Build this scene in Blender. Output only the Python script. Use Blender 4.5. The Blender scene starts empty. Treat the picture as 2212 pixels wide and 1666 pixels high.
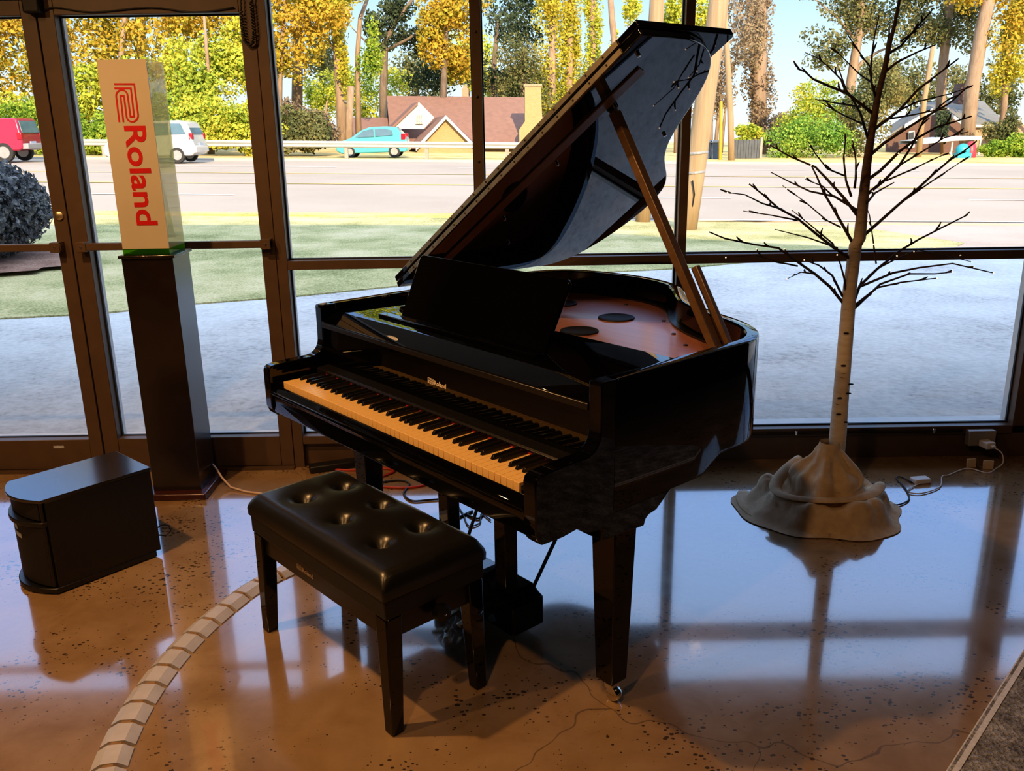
import bpy, bmesh, math, random
from math import sin, cos, tan, pi, radians, sqrt, atan2
from mathutils import Vector, Matrix
import numpy as np

rnd = random.Random(7)
COL = bpy.context.scene.collection
SC = bpy.context.scene

# ------------------------------------------------------------------ camera numbers
F_PX, PITCH, ROLL, YAW, CAM_H = 1893.9, 16.393, .885, .0853, 1.561
_p, _r, _y = radians(PITCH), radians(ROLL), radians(YAW)
_fwd = Vector((sin(_y)*cos(_p), cos(_y)*cos(_p), -sin(_p)))
_r0 = Vector((cos(_y), -sin(_y), 0)); _u0 = _r0.cross(_fwd)
C_RIGHT = _r0*cos(_r) - _u0*sin(_r)
C_UP = _u0*cos(_r) + _r0*sin(_r)


def ray(px, py):
    return C_RIGHT*((px-1106)/F_PX) + C_UP*(-(py-833)/F_PX) + _fwd


def at(px, py, Y):
    """where the line of sight through a photo pixel crosses the depth Y"""
    d = ray(px, py)
    t = Y/d.y
    return Vector((d.x*t, Y, CAM_H + d.z*t))


def atz(px, py, z=0.0):
    d = ray(px, py)
    t = (z-CAM_H)/d.z
    return Vector((d.x*t, d.y*t, z))


def ground(x, Y):
    t = min(max((Y-6)/8, 0), 1)
    t = t*t*(3-2*t)
    xx = min(max(x, -45), 45)
    return -.06 + t*(-.02-.022*xx)


# ------------------------------------------------------------------ mesh helpers
class MB:
    def __init__(s):
        s.v = []; s.f = []

    def add(s, vs, fs):
        b = len(s.v)
        s.v += [tuple(v) for v in vs]
        s.f += [tuple(b+i for i in f) for f in fs]
        return s

    def box(s, x0, x1, y0, y1, z0, z1, M=None):
        vs = [(x, y, z) for x in (x0, x1) for y in (y0, y1) for z in (z0, z1)]
        if M is not None: vs = [M @ Vector(v) for v in vs]
        return s.add(vs, [(0, 1, 3, 2), (4, 6, 7, 5), (0, 4, 5, 1), (2, 3, 7, 6), (0, 2, 6, 4), (1, 5, 7, 3)])

    def prism(s, poly, axis, a, b):
        """poly in the two other axes (cyclic order), extruded from a to b along axis 0/1/2"""
        n = len(poly)
        def mk(p, q):
            return {0: (q, p[0], p[1]), 1: (p[0], q, p[1]), 2: (p[0], p[1], q)}[axis]
        vs = [mk(p, a) for p in poly] + [mk(p, b) for p in poly]
        fs = [tuple(range(n-1, -1, -1)), tuple(range(n, 2*n))]
        fs += [(i, (i+1) % n, n+(i+1) % n, n+i) for i in range(n)]
        return s.add(vs, fs)

    def tube(s, pts, rad, n=8, cap=True, square=False):
        pts = [Vector(p) for p in pts]
        if not hasattr(rad, '__len__'): rad = [rad]*len(pts)
        rings = []
        prev = None
        for i, p in enumerate(pts):
            a = pts[max(i-1, 0)]; b = pts[min(i+1, len(pts)-1)]
            t = (b-a)
            if t.length < 1e-9: t = Vector((0, 0, 1))
            t.normalize()
            if prev is None:
                ref = Vector((0, 0, 1)) if abs(t.z) < .9 else Vector((1, 0, 0))
                e1 = t.cross(ref).normalized()
            else:
                e1 = prev - t*prev.dot(t)
                if e1.length < 1e-6: e1 = t.orthogonal()
                e1.normalize()
            prev = e1
            e2 = t.cross(e1)
            rings.append([p + (e1*cos(2*pi*k/n) + e2*sin(2*pi*k/n))*rad[i] for k in range(n)])
        vs = [v for r in rings for v in r]
        fs = []
        for i in range(len(rings)-1):
            for k in range(n):
                k2 = (k+1) % n
                fs.append((i*n+k, i*n+k2, (i+1)*n+k2, (i+1)*n+k))
        if cap:
            fs.append(tuple(range(n-1, -1, -1)))
            m = (len(rings)-1)*n
            fs.append(tuple(m+k for k in range(n)))
        return s.add(vs, fs)

    def lathe(s, prof, n=24, M=None, cap=True):
        """prof: (r, z) going up, about local z"""
        vs = []
        for r, z in prof:
            for k in range(n):
                v = Vector((r*cos(2*pi*k/n), r*sin(2*pi*k/n), z))
                vs.append(M @ v if M is not None else v)
        fs = []
        for i in range(len(prof)-1):
            for k in range(n):
                k2 = (k+1) % n
                fs.append((i*n+k, i*n+k2, (i+1)*n+k2, (i+1)*n+k))
        if cap:
            fs.append(tuple(range(n-1, -1, -1)))
            m = (len(prof)-1)*n
            fs.append(tuple(m+k for k in range(n)))
        return s.add(vs, fs)

    def loft(s, rows, close=False):
        n = len(rows[0])
        vs = [p for r in rows for p in r]
        fs = []
        for i in range(len(rows)-1):
            for k in range(n-1 if not close else n):
                k2 = (k+1) % n
                fs.append((i*n+k, i*n+k2, (i+1)*n+k2, (i+1)*n+k))
        return s.add(vs, fs)

    def sphere(s, c, r, n=8, m=6, sc=(1, 1, 1)):
        prof = [(max(r*sin(pi*i/m), 1e-5), -r*cos(pi*i/m)) for i in range(m+1)]
        M = Matrix.Translation(Vector(c)) @ Matrix.Diagonal((sc[0], sc[1], sc[2], 1))
        return s.lathe(prof, n, M, cap=False)

    def xf(s, M):
        s.v = [tuple(M @ Vector(v)) for v in s.v]
        return s

    def build(s, name, mat, parent=None, bevel=0, seg=2, smooth=False, kind=None, angle=40):
        me = bpy.data.meshes.new(name)
        me.from_pydata(s.v, [], s.f)
        bm = bmesh.new(); bm.from_mesh(me)
        bmesh.ops.recalc_face_normals(bm, faces=bm.faces)
        bm.to_mesh(me); bm.free()
        me.update()
        if mat is not None: me.materials.append(mat)
        o = bpy.data.objects.new(name, me)
        COL.objects.link(o)
        if parent is not None: o.parent = parent
        if smooth:
            me.polygons.foreach_set('use_smooth', [True]*len(me.polygons))
            if smooth == 'auto':
                try: me.set_sharp_from_angle(angle=radians(angle))
                except Exception: pass
        if bevel:
            b = o.modifiers.new('bevel', 'BEVEL')
            b.width = bevel; b.segments = seg; b.limit_method = 'ANGLE'; b.angle_limit = radians(35)
            b.harden_normals = False
            me.polygons.foreach_set('use_smooth', [True]*len(me.polygons))
            try: me.set_sharp_from_angle(angle=radians(30))
            except Exception: pass
        if kind: o['kind'] = kind
        return o


def tag(o, label, cat, group=None, kind=None):
    o['label'] = label; o['category'] = cat
    if group: o['group'] = group
    if kind: o['kind'] = kind
    return o


def empty(name, loc=(0, 0, 0), rz=0, label=None, cat=None, group=None, kind=None):
    o = bpy.data.objects.new(name, None)
    COL.objects.link(o)
    o.location = loc; o.rotation_euler = (0, 0, rz)
    o.empty_display_size = .1
    if label: tag(o, label, cat, group)
    if kind: o['kind'] = kind
    return o


def text_mb(body, offset=0.0, extrude=0.0):
    cu = bpy.data.curves.new('lettering', 'FONT')
    cu.body = body; cu.size = 1; cu.offset = offset; cu.extrude = extrude
    cu.resolution_u = 6
    o = bpy.data.objects.new('lettering', cu)
    COL.objects.link(o)
    dg = bpy.context.evaluated_depsgraph_get()
    me = bpy.data.meshes.new_from_object(o.evaluated_get(dg))
    mb = MB()
    mb.v = [tuple(v.co) for v in me.vertices]
    mb.f = [tuple(p.vertices) for p in me.polygons]
    bpy.data.objects.remove(o); bpy.data.curves.remove(cu); bpy.data.meshes.remove(me)
    xs = [v[0] for v in mb.v]; ys = [v[1] for v in mb.v]
    return mb, min(xs), max(xs), min(ys), max(ys)


def stroke(mb, pts, w, nrm):
    """flat ribbon along pts with mitred corners, in the plane with normal nrm"""
    pts = [Vector(p) for p in pts]; nrm = Vector(nrm)
    L, R = [], []
    for i, p in enumerate(pts):
        a = (pts[i]-pts[i-1]).normalized() if i else (pts[1]-pts[0]).normalized()
        b = (pts[i+1]-pts[i]).normalized() if i < len(pts)-1 else a
        na = nrm.cross(a); nb = nrm.cross(b)
        m = (na+nb)
        m = m/max(m.length_squared, .3)*2
        L.append(p+m*w/2); R.append(p-m*w/2)
    return mb.loft([L, R])


# ------------------------------------------------------------------ materials
def new_mat(name):
    m = bpy.data.materials.new(name); m.use_nodes = True
    nt = m.node_tree; nt.nodes.clear()
    out = nt.nodes.new('ShaderNodeOutputMaterial')
    return m, nt, out


def N(nt, typ, **kw):
    n = nt.nodes.new(typ)
    for k, v in kw.items():
        if k.startswith('i_'):
            n.inputs[k[2:].replace('_', ' ')].default_value = v
        else: setattr(n, k, v)
    return n


def ramp(nt, fac, stops, interp='LINEAR'):
    r = nt.nodes.new('ShaderNodeValToRGB')
    r.color_ramp.interpolation = interp
    e = r.color_ramp.elements
    while len(e) > 1: e.remove(e[-1])
    e[0].position = stops[0][0]; e[0].color = (*stops[0][1], 1)
    for p, c in stops[1:]:
        x = e.new(p); x.color = (*c, 1)
    nt.links.new(fac, r.inputs['Fac'])
    return r.outputs['Color']


def mix(nt, fac, a, b, blend='MIX'):
    m = nt.nodes.new('ShaderNodeMix'); m.data_type = 'RGBA'; m.blend_type = blend
    for sock, v in ((m.inputs['Factor'], fac), (m.inputs['A'], a), (m.inputs['B'], b)):
        if isinstance(v, (int, float)): sock.default_value = v
        elif isinstance(v, tuple): sock.default_value = (*v, 1) if len(v) == 3 else v
        else: nt.links.new(v, sock)
    return m.outputs['Result']


def coords(nt, which='Object'):
    return nt.nodes.new('ShaderNodeTexCoord').outputs[which]


def noise(nt, vec, scale, detail=4, rough=.55, dist=0):
    n = N(nt, 'ShaderNodeTexNoise')
    n.inputs['Scale'].default_value = scale; n.inputs['Detail'].default_value = detail
    n.inputs['Roughness'].default_value = rough; n.inputs['Distortion'].default_value = dist
    nt.links.new(vec, n.inputs['Vector'])
    return n.outputs['Fac']


def bsdf(nt, out, color=None, rough=.5, metal=0, ior=1.5, coat=0, coat_rough=.03, spec=.5):
    b = nt.nodes.new('ShaderNodeBsdfPrincipled')
    if isinstance(color, tuple): b.inputs['Base Color'].default_value = (*color, 1)
    elif color is not None: nt.links.new(color, b.inputs['Base Color'])
    if isinstance(rough, (int, float)): b.inputs['Roughness'].default_value = rough
    else: nt.links.new(rough, b.inputs['Roughness'])
    b.inputs['Metallic'].default_value = metal; b.inputs['IOR'].default_value = ior
    b.inputs['Coat Weight'].default_value = coat; b.inputs['Coat Roughness'].default_value = coat_rough
    b.inputs['Specular IOR Level'].default_value = spec
    nt.links.new(b.outputs[0], out.inputs['Surface'])
    return b


def bump(nt, b, h, strength=.2, dist=.01):
    n = nt.nodes.new('ShaderNodeBump')
    n.inputs['Strength'].default_value = strength; n.inputs['Distance'].default_value = dist
    nt.links.new(h, n.inputs['Height']); nt.links.new(n.outputs[0], b.inputs['Normal'])


def simple(name, c, rough=.5, metal=0, ior=1.5, var=.12, scale=20, bmp=0, coat=0, spec=.5):
    m, nt, out = new_mat(name)
    v = coords(nt)
    f = noise(nt, v, scale)
    lo = tuple(x*(1-var) for x in c); hi = tuple(min(x*(1+var), 1) for x in c)
    col = ramp(nt, f, [(.3, lo), (.7, hi)])
    b = bsdf(nt, out, col, rough, metal, ior, coat, spec=spec)
    if bmp: bump(nt, b, f, bmp, .004)
    return m


def emit(name, c, s):
    m, nt, out = new_mat(name)
    e = N(nt, 'ShaderNodeEmission'); e.inputs[0].default_value = (*c, 1); e.inputs[1].default_value = s
    nt.links.new(e.outputs[0], out.inputs['Surface'])
    return m


def glassy(name, tint=(1, 1, 1), ior=1.45, haze=None):
    m, nt, out = new_mat(name)
    tr = N(nt, 'ShaderNodeBsdfTransparent'); tr.inputs[0].default_value = (*tint, 1)
    gl = N(nt, 'ShaderNodeBsdfGlossy'); gl.inputs['Roughness'].default_value = .0
    fr = N(nt, 'ShaderNodeFresnel')
    ge = N(nt, 'ShaderNodeNewGeometry')           # thin sheet: same index seen from either side
    mr = N(nt, 'ShaderNodeMapRange'); mr.inputs['To Min'].default_value = ior; mr.inputs['To Max'].default_value = 1/ior
    nt.links.new(ge.outputs['Backfacing'], mr.inputs[0]); nt.links.new(mr.outputs[0], fr.inputs[0])
    mx = N(nt, 'ShaderNodeMixShader')
    nt.links.new(fr.outputs[0], mx.inputs[0]); nt.links.new(tr.outputs[0], mx.inputs[1]); nt.links.new(gl.outputs[0], mx.inputs[2])
    last = mx.outputs[0]
    if haze:
        df = N(nt, 'ShaderNodeBsdfTranslucent'); df.inputs[0].default_value = (*haze[0], 1)
        m2 = N(nt, 'ShaderNodeMixShader'); m2.inputs[0].default_value = haze[1]
        nt.links.new(last, m2.inputs[1]); nt.links.new(df.outputs[0], m2.inputs[2]); last = m2.outputs[0]
    nt.links.new(last, out.inputs['Surface'])
    return m


def leafmat(name, stops, scale=.35, transl=.35, fine=6):
    m, nt, out = new_mat(name)
    v = coords(nt)
    f1 = noise(nt, v, scale, 3, .6)
    f2 = noise(nt, v, fine, 2, .6)
    ma = N(nt, 'ShaderNodeMath', operation='MULTIPLY_ADD'); ma.inputs[1].default_value = .55
    nt.links.new(f2, ma.inputs[0])
    mb2 = N(nt, 'ShaderNodeMath', operation='MULTIPLY'); mb2.inputs[1].default_value = .5
    nt.links.new(f1, mb2.inputs[0]); nt.links.new(mb2.outputs[0], ma.inputs[2])
    col = ramp(nt, ma.outputs[0], stops)
    d = N(nt, 'ShaderNodeBsdfDiffuse'); t = N(nt, 'ShaderNodeBsdfTranslucent')
    nt.links.new(col, d.inputs[0]); nt.links.new(col, t.inputs[0])
    mx = N(nt, 'ShaderNodeMixShader'); mx.inputs[0].default_value = transl
    nt.links.new(d.outputs[0], mx.inputs[1]); nt.links.new(t.outputs[0], mx.inputs[2])
    nt.links.new(mx.outputs[0], out.inputs['Surface'])
    return m


def floor_material():
    m, nt, out = new_mat('polished_concrete')
    v = coords(nt)
    big = noise(nt, v, .9, 5, .6, .6)
    med = noise(nt, v, 5, 6, .65, .4)
    base = ramp(nt, big, [(.3, (.25, .155, .08)), (.5, (.35, .23, .125)), (.7, (.45, .32, .19))])
    base = mix(nt, .45, base, ramp(nt, med, [(.3, (.20, .12, .06)), (.7, (.46, .33, .20))]))
    # dark aggregate flecks, in patches
    mp = N(nt, 'ShaderNodeMapping'); mp.inputs['Scale'].default_value = (1, 1.35, 1); mp.inputs['Rotation'].default_value = (0, 0, .5)
    nt.links.new(v, mp.inputs[0])
    vo = N(nt, 'ShaderNodeTexVoronoi'); vo.inputs['Scale'].default_value = 62; vo.inputs['Randomness'].default_value = 1
    nt.links.new(mp.outputs[0], vo.inputs['Vector'])
    patch = noise(nt, v, 2.2, 3, .6)
    th = N(nt, 'ShaderNodeMapRange'); th.inputs['From Min'].default_value = .40; th.inputs['From Max'].default_value = .62
    th.inputs['To Min'].default_value = .0; th.inputs['To Max'].default_value = .60
    nt.links.new(patch, th.inputs[0])
    sep = N(nt, 'ShaderNodeSeparateColor'); nt.links.new(vo.outputs['Color'], sep.inputs[0])
    mu = N(nt, 'ShaderNodeMath', operation='MULTIPLY'); nt.links.new(sep.outputs[0], mu.inputs[0]); nt.links.new(th.outputs[0], mu.inputs[1])
    lt = N(nt, 'ShaderNodeMath', operation='LESS_THAN'); nt.links.new(vo.outputs['Distance'], lt.inputs[0]); nt.links.new(mu.outputs[0], lt.inputs[1])
    gt = N(nt, 'ShaderNodeMath', operation='GREATER_THAN'); gt.inputs[1].default_value = .25; nt.links.new(sep.outputs[1], gt.inputs[0])
    m2 = N(nt, 'ShaderNodeMath', operation='MULTIPLY'); nt.links.new(lt.outputs[0], m2.inputs[0]); nt.links.new(gt.outputs[0], m2.inputs[1])
    fleck = m2.outputs[0]
    f3 = N(nt, 'ShaderNodeMath', operation='MULTIPLY'); f3.inputs[1].default_value = .85; nt.links.new(fleck, f3.inputs[0])
    base = mix(nt, f3.outputs[0], base, (.022, .014, .010))
    # hairline cracks
    vc = N(nt, 'ShaderNodeTexVoronoi', feature='DISTANCE_TO_EDGE'); vc.inputs['Scale'].default_value = .33
    dn = N(nt, 'ShaderNodeTexNoise'); dn.inputs['Scale'].default_value = 4; nt.links.new(v, dn.inputs['Vector'])
    ad = N(nt, 'ShaderNodeVectorMath', operation='ADD'); sc = N(nt, 'ShaderNodeVectorMath', operation='SCALE'); sc.inputs['Scale'].default_value = .25
    nt.links.new(dn.outputs['Color'], sc.inputs[0]); nt.links.new(v, ad.inputs[0]); nt.links.new(sc.outputs[0], ad.inputs[1])
    nt.links.new(ad.outputs[0], vc.inputs['Vector'])
    cl = N(nt, 'ShaderNodeMath', operation='LESS_THAN'); cl.inputs[1].default_value = .0007; nt.links.new(vc.outputs['Distance'], cl.inputs[0])
    c2 = N(nt, 'ShaderNodeMath', operation='MULTIPLY'); c2.inputs[1].default_value = .55; nt.links.new(cl.outputs[0], c2.inputs[0])
    base = mix(nt, c2.outputs[0], base, (.06, .04, .03))
    rg = N(nt, 'ShaderNodeMapRange'); rg.inputs['To Min'].default_value = .07; rg.inputs['To Max'].default_value = .2
    nt.links.new(med, rg.inputs[0])
    b = bsdf(nt, out, base, rg.outputs[0], 0, 1.75, coat=1, coat_rough=.06)
    b.inputs['Coat IOR'].default_value = 1.7
    bump(nt, b, noise(nt, v, 9, 3, .5), .03, .01)
    return m


def ground_mat(name, stops, scale, fine=60, rough=.9, bm=.3):
    m, nt, out = new_mat(name)
    v = coords(nt)
    a = noise(nt, v, scale, 5, .65); f = noise(nt, v, fine, 3, .6)
    ma = N(nt, 'ShaderNodeMath', operation='MULTIPLY_ADD'); ma.inputs[1].default_value = .45
    h = N(nt, 'ShaderNodeMath', operation='MULTIPLY'); h.inputs[1].default_value = .6
    nt.links.new(a, h.inputs[0]); nt.links.new(f, ma.inputs[0]); nt.links.new(h.outputs[0], ma.inputs[2])
    b = bsdf(nt, out, ramp(nt, ma.outputs[0], stops), rough, spec=.2)
    bump(nt, b, f, bm, .02)
    return m


def brick_mat(name, c1, c2, mortar, scale=9):
    m, nt, out = new_mat(name)
    v = coords(nt)
    mp = N(nt, 'ShaderNodeMapping'); mp.inputs['Rotation'].default_value = (radians(90), 0, 0)
    nt.links.new(v, mp.inputs[0])
    br = N(nt, 'ShaderNodeTexBrick'); br.inputs['Scale'].default_value = scale / 2
    br.inputs['Color1'].default_value = (*c1, 1); br.inputs['Color2'].default_value = (*c2, 1); br.inputs['Mortar'].default_value = (*mortar, 1)
    nt.links.new(mp.outputs[0], br.inputs['Vector'])
    bsdf(nt, out, br.outputs[0], .85)
    return m


def wood_mat(name, c1, c2, rough=.25, scale=(2, 30, 2), coat=.3, ior=1.5):
    m, nt, out = new_mat(name)
    v = coords(nt)
    mp = N(nt, 'ShaderNodeMapping'); mp.inputs['Scale'].default_value = scale
    nt.links.new(v, mp.inputs[0])
    f = noise(nt, mp.outputs[0], 1.5, 6, .6, .5)
    bsdf(nt, out, ramp(nt, f, [(.3, c1), (.7, c2)]), rough, 0, ior, coat, .1)
    return m


M = {}
M['floor'] = floor_material()
M['ebony'] = simple('polished_ebony', (.0018, .0018, .002), .015, ior=1.62, var=.2, scale=3)
M['ebony_lid'] = simple('lid_polished_ebony', (.0022, .0022, .0025), .012, ior=2.0, var=.2, scale=3)
M['ebony_satin'] = simple('satin_ebony', (.012, .011, .011), .28, ior=1.6, var=.3, scale=60)
M['black_matte'] = simple('matte_black', (.012, .012, .013), .55, var=.3, scale=40)
M['key_white'] = simple('ivory_key', (.86, .57, .24), .2, var=.05, scale=30)  # warm lamplight on the keys is put into this colour
M['key_black'] = simple('ebony_key', (.008, .008, .008), .3, var=.2, scale=90)
M['felt_red'] = simple('red_felt', (.30, .012, .012), .95, var=.3, scale=200)
M['soundboard'] = wood_mat('soundboard_wood', (.42, .17, .10), (.50, .22, .14), .30, (1.2, 26, 1), coat=.25, ior=1.5)
M['brass'] = simple('hinge_brass', (.85, .74, .52), .35, 1, var=.15, scale=40)
M['chrome'] = simple('chrome', (.75, .73, .70), .12, 1, var=.08, scale=30)
M['gold'] = simple('gold_lettering', (.72, .60, .42), .35, .6, var=.08, scale=60)
M['gold_emit'] = simple('pale_gold_lettering', (.95, .85, .70), .4, .0, var=.05, scale=60)  # plain pale gold colour
M['prop'] = simple('prop_lacquer', (.15, .085, .04), .34, ior=1.7, var=.2, scale=30)  # warm lamp glint on black lacquer, put into the base colour
M['leather'] = simple('black_leather', (.012, .011, .008), .34, ior=1.7, var=.3, scale=180, bmp=.06)
M['leather_edge'] = simple('black_leather_band', (.014, .013, .012), .5, var=.3, scale=180)
M['alum'] = simple('bronze_aluminium', (.10, .064, .042), .42, .0, var=.1, scale=14)  # frame aluminium with the indoor dimness put into its colour
M['alum_out'] = simple('bright_aluminium', (.66, .64, .62), .4, .0, var=.06, scale=14)  # same frame aluminium with daylight on the outer faces put into its colour
M['gasket'] = simple('dark_gasket', (.02, .025, .035), .6, var=.2, scale=40)
M['glass'] = glassy('window_glass', (.97, .985, .98))
M['acrylic'] = glassy('clear_acrylic', (.97, .95, .84), 1.45, ((.90, .86, .72), .30))
M['acrylic_green'] = glassy('green_acrylic_edge', (.45, .75, .12), 1.45, ((.30, .60, .05), .45))  # green refraction in the clear base, put in as a tint
M['sign_white'] = simple('white_sign_panel', (.50, .45, .37), .35, var=.03, scale=8)
M['sign_red'] = simple('red_vinyl', (.50, .012, .012), .4, var=.06, scale=30)
M['espresso'] = simple('espresso_laminate', (.016, .010, .008), .22, ior=1.9, var=.2, scale=12)
M['mahogany'] = simple('dark_red_plinth', (.055, .014, .012), .25, ior=1.6, var=.2, scale=12)
M['cab_black'] = simple('black_ash_vinyl', (.010, .0095, .009), .34, ior=1.6, var=.3, scale=60)
M['cab_top'] = simple('satin_black_top', (.012, .011, .010), .16, ior=2.3, var=.2, scale=8)
M['cab_cloth'] = simple('speaker_cloth', (.012, .011, .011), .6, var=.5, scale=250)
M['label_grey'] = simple('pale_grey_label', (.42, .46, .55), .45, var=.2, scale=60)
M['cable_cover'] = simple('grey_plastic_cover', (.52, .52, .58), .35, var=.1, scale=14)
M['cable_joint'] = simple('tan_joint', (.30, .19, .10), .6, var=.2, scale=30)
M['rubber'] = simple('black_rubber', (.012, .012, .014), .5, var=.2, scale=30)
M['red_cable'] = simple('red_cable', (.42, .035, .02), .45, var=.1, scale=30)
M['white_plastic'] = simple('white_plastic', (.75, .74, .74), .35, var=.04, scale=20)
M['pink_cord'] = simple('pale_cord', (.62, .46, .36), .5, var=.1, scale=20)
M['burlap'] = None
M['birch'] = None
M['twig'] = simple('dark_twig', (.05, .028, .016), .7, var=.35, scale=40)
M['led'] = emit('warm_led', (1, .66, .42), 1.6)
M['carpet'] = ground_mat('grey_carpet', [(.38, (.10, .097, .095)), (.52, (.30, .29, .29)), (.66, (.58, .57, .57))], 14, 90, .95, .8)
M['carpet_edge'] = simple('carpet_edge', (.62, .61, .61), .8, var=.15, scale=120)
M['wall'] = simple('dim_wall_paint', (.10, .085, .07), .8, var=.08, scale=3)
M['ceil'] = simple('dim_ceiling', (.12, .10, .085), .9, var=.06, scale=3)
M['dark_wall'] = simple('black_wall', (.012, .011, .011), .7, var=.1, scale=3)
M['clear_film'] = glassy('clear_plastic_film', (.9, .9, .9), 1.7, ((.8, .8, .8), .18))

# birch bark
m, nt, out = new_mat('birch_bark')
v = coords(nt)
mp = N(nt, 'ShaderNodeMapping'); mp.inputs['Scale'].default_value = (14, 14, 60); nt.links.new(v, mp.inputs[0])
f = noise(nt, mp.outputs[0], 1.2, 4, .6)
sp = N(nt, 'ShaderNodeSeparateXYZ'); nt.links.new(v, sp.inputs[0])
hz = N(nt, 'ShaderNodeMapRange'); hz.inputs['From Min'].default_value = .75; hz.inputs['From Max'].default_value = 1.35
nt.links.new(sp.outputs[2], hz.inputs[0])
low = ramp(nt, f, [(.28, (.14, .10, .07)), (.34, (.78, .66, .52)), (.7, (.92, .84, .72))])
high = ramp(nt, f, [(.3, (.05, .026, .012)), (.7, (.15, .08, .035))])
bsdf(nt, out, mix(nt, hz.outputs[0], low, high), .7)
M['birch'] = m

# burlap
m, nt, out = new_mat('burlap')
v = coords(nt)
w1 = N(nt, 'ShaderNodeTexWave'); w1.inputs['Scale'].default_value = 160; w1.inputs['Distortion'].default_value = 1.5
nt.links.new(v, w1.inputs['Vector'])
f = noise(nt, v, 22, 5, .6)
col = ramp(nt, f, [(.3, (.60, .46, .31)), (.7, (.84, .70, .52))])
col = mix(nt, .25, col, ramp(nt, w1.outputs['Fac'], [(.2, (.42, .31, .20)), (.8, (.86, .74, .58))]))
b = bsdf(nt, out, col, .95, spec=.1)
bump(nt, b, w1.outputs['Fac'], .25, .002)
M['burlap'] = m

# ground surfaces
M['concrete'] = ground_mat('driveway_concrete', [(.38, (.36, .34, .32)), (.47, (.50, .475, .45)), (.58, (.58, .56, .53)), (.68, (.64, .62, .59))], .8, 25, .9, .25)
M['lawn'] = ground_mat('lawn_grass', [(.38, (.19, .19, .07)), (.47, (.37, .35, .15)), (.55, (.56, .48, .24)), (.66, (.74, .60, .36))], .7, 45, .95, .9)
M['dry_grass'] = ground_mat('dry_verge_grass', [(.40, (.42, .29, .09)), (.5, (.55, .41, .16)), (.62, (.64, .52, .28))], .5, 20, .95, .6)
M['asphalt'] = ground_mat('faded_asphalt', [(.42, (.37, .30, .235)), (.52, (.41, .335, .265)), (.64, (.44, .365, .29))], .15, 40, .9, .1)
M['apron'] = ground_mat('driveway_apron_asphalt', [(.42, (.38, .30, .245)), (.52, (.44, .355, .29)), (.64, (.48, .39, .325))], .5, 40, .9, .1)
M['curb'] = simple('concrete_curb', (0.465, 0.405, 0.33), .9, var=.08, scale=2)
M['paint_white'] = simple('white_road_paint', (.75, .74, .72), .8, var=.06, scale=3)
M['paint_yellow'] = simple('yellow_road_paint', (.75, .44, .08), .8, var=.1, scale=3)
M['mulch'] = ground_mat('red_brown_mulch', [(.3, (.10, .05, .035)), (.5, (.30, .17, .12)), (.7, (.46, .30, .22))], 3, 30, .95, 1)
M['canopy'] = simple('canopy_soffit', (.22, .19, .16), .8, var=.05, scale=2)
M['fascia'] = simple('painted_fascia', (.45, .42, .38), .8, var=.05, scale=2)
M['rail_steel'] = simple('galvanised_steel', (0.406, 0.394, 0.36), .45, .1, var=.06, scale=2)
M['post_wood'] = simple('grey_post', (0.319, 0.273, 0.22), .85, var=.12, scale=4)
M['pole_wood'] = wood_mat('weathered_pole', (0.29, 0.191, 0.099), (0.383, 0.273, 0.162), .85, (14, 14, .6), coat=0)
M['bark_pink'] = wood_mat('pale_bark', (0.244, 0.157, 0.099), (0.36, 0.261, 0.18), .9, (4, 4, 1), coat=0)
M['bark_grey'] = wood_mat('grey_bark', (0.116, 0.081, 0.058), (0.232, 0.174, 0.128), .9, (4, 4, 1), coat=0)
M['roof_red'] = simple('red_brown_shingle', (0.244, 0.133, 0.099), .9, var=.1, scale=3)
M['roof_grey'] = simple('grey_shingle', (0.191, 0.18, 0.157), .9, var=.12, scale=2)
M['brick_tan'] = brick_mat('tan_brick', (0.36, 0.232, 0.093), (0.406, 0.273, 0.122), (0.383, 0.302, 0.191), 9)
M['brick_red'] = brick_mat('dark_red_brick', (0.116, 0.058, 0.043), (0.151, 0.075, 0.058), (0.174, 0.128, 0.104), 8)
M['brick_pink'] = brick_mat('pink_brick', (0.348, 0.215, 0.128), (0.394, 0.255, 0.162), (0.406, 0.319, 0.232), 8)
M['trim_white'] = simple('white_trim', (0.6, 0.578, 0.525), .7, var=.03, scale=2)
M['siding_white'] = simple('white_siding', (0.615, 0.585, 0.51), .7, var=.03, scale=3)
M['pane_dark'] = simple('dark_pane', (.06, .07, .08), .08, ior=1.6, var=.2, scale=2)
M['pane_light'] = simple('grey_blind_pane', (.40, .36, .30), .3, var=.3, scale=6)
M['car_teal'] = simple('turquoise_paint', (0.087, 0.36, 0.384), .22, coat=.6, var=.02, scale=1)
M['car_white'] = simple('white_paint', (0.555, 0.54, 0.51), .25, coat=.6, var=.02, scale=1)
M['car_red'] = simple('crimson_paint', (0.31, 0.012, 0.043), .25, coat=.6, var=.03, scale=1)
M['car_glass'] = simple('tinted_glass', (.10, .16, .18), .08, ior=1.6, var=.15, scale=2)
M['tail_red'] = simple('red_lens', (0.341, 0.007, 0.019), .2, var=.1, scale=8)
M['tyre'] = simple('tyre_rubber', (.03, .028, .026), .8, var=.2, scale=8)
M['wheel'] = simple('wheel_alloy', (0.36, 0.336, 0.313), .35, .3, var=.1, scale=8)
M['bumper'] = simple('silver_bumper', (0.319, 0.302, 0.29), .4, .2, var=.08, scale=4)
M['bin_grey'] = simple('grey_bin', (0.093, 0.11, 0.128), .5, var=.15, scale=2)
M['bin_pale'] = simple('pale_bin_lid', (0.319, 0.336, 0.36), .5, var=.1, scale=2)
M['yellow_post'] = simple('yellow_sleeve', (0.464, 0.267, 0.012), .5, var=.05, scale=2)
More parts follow.
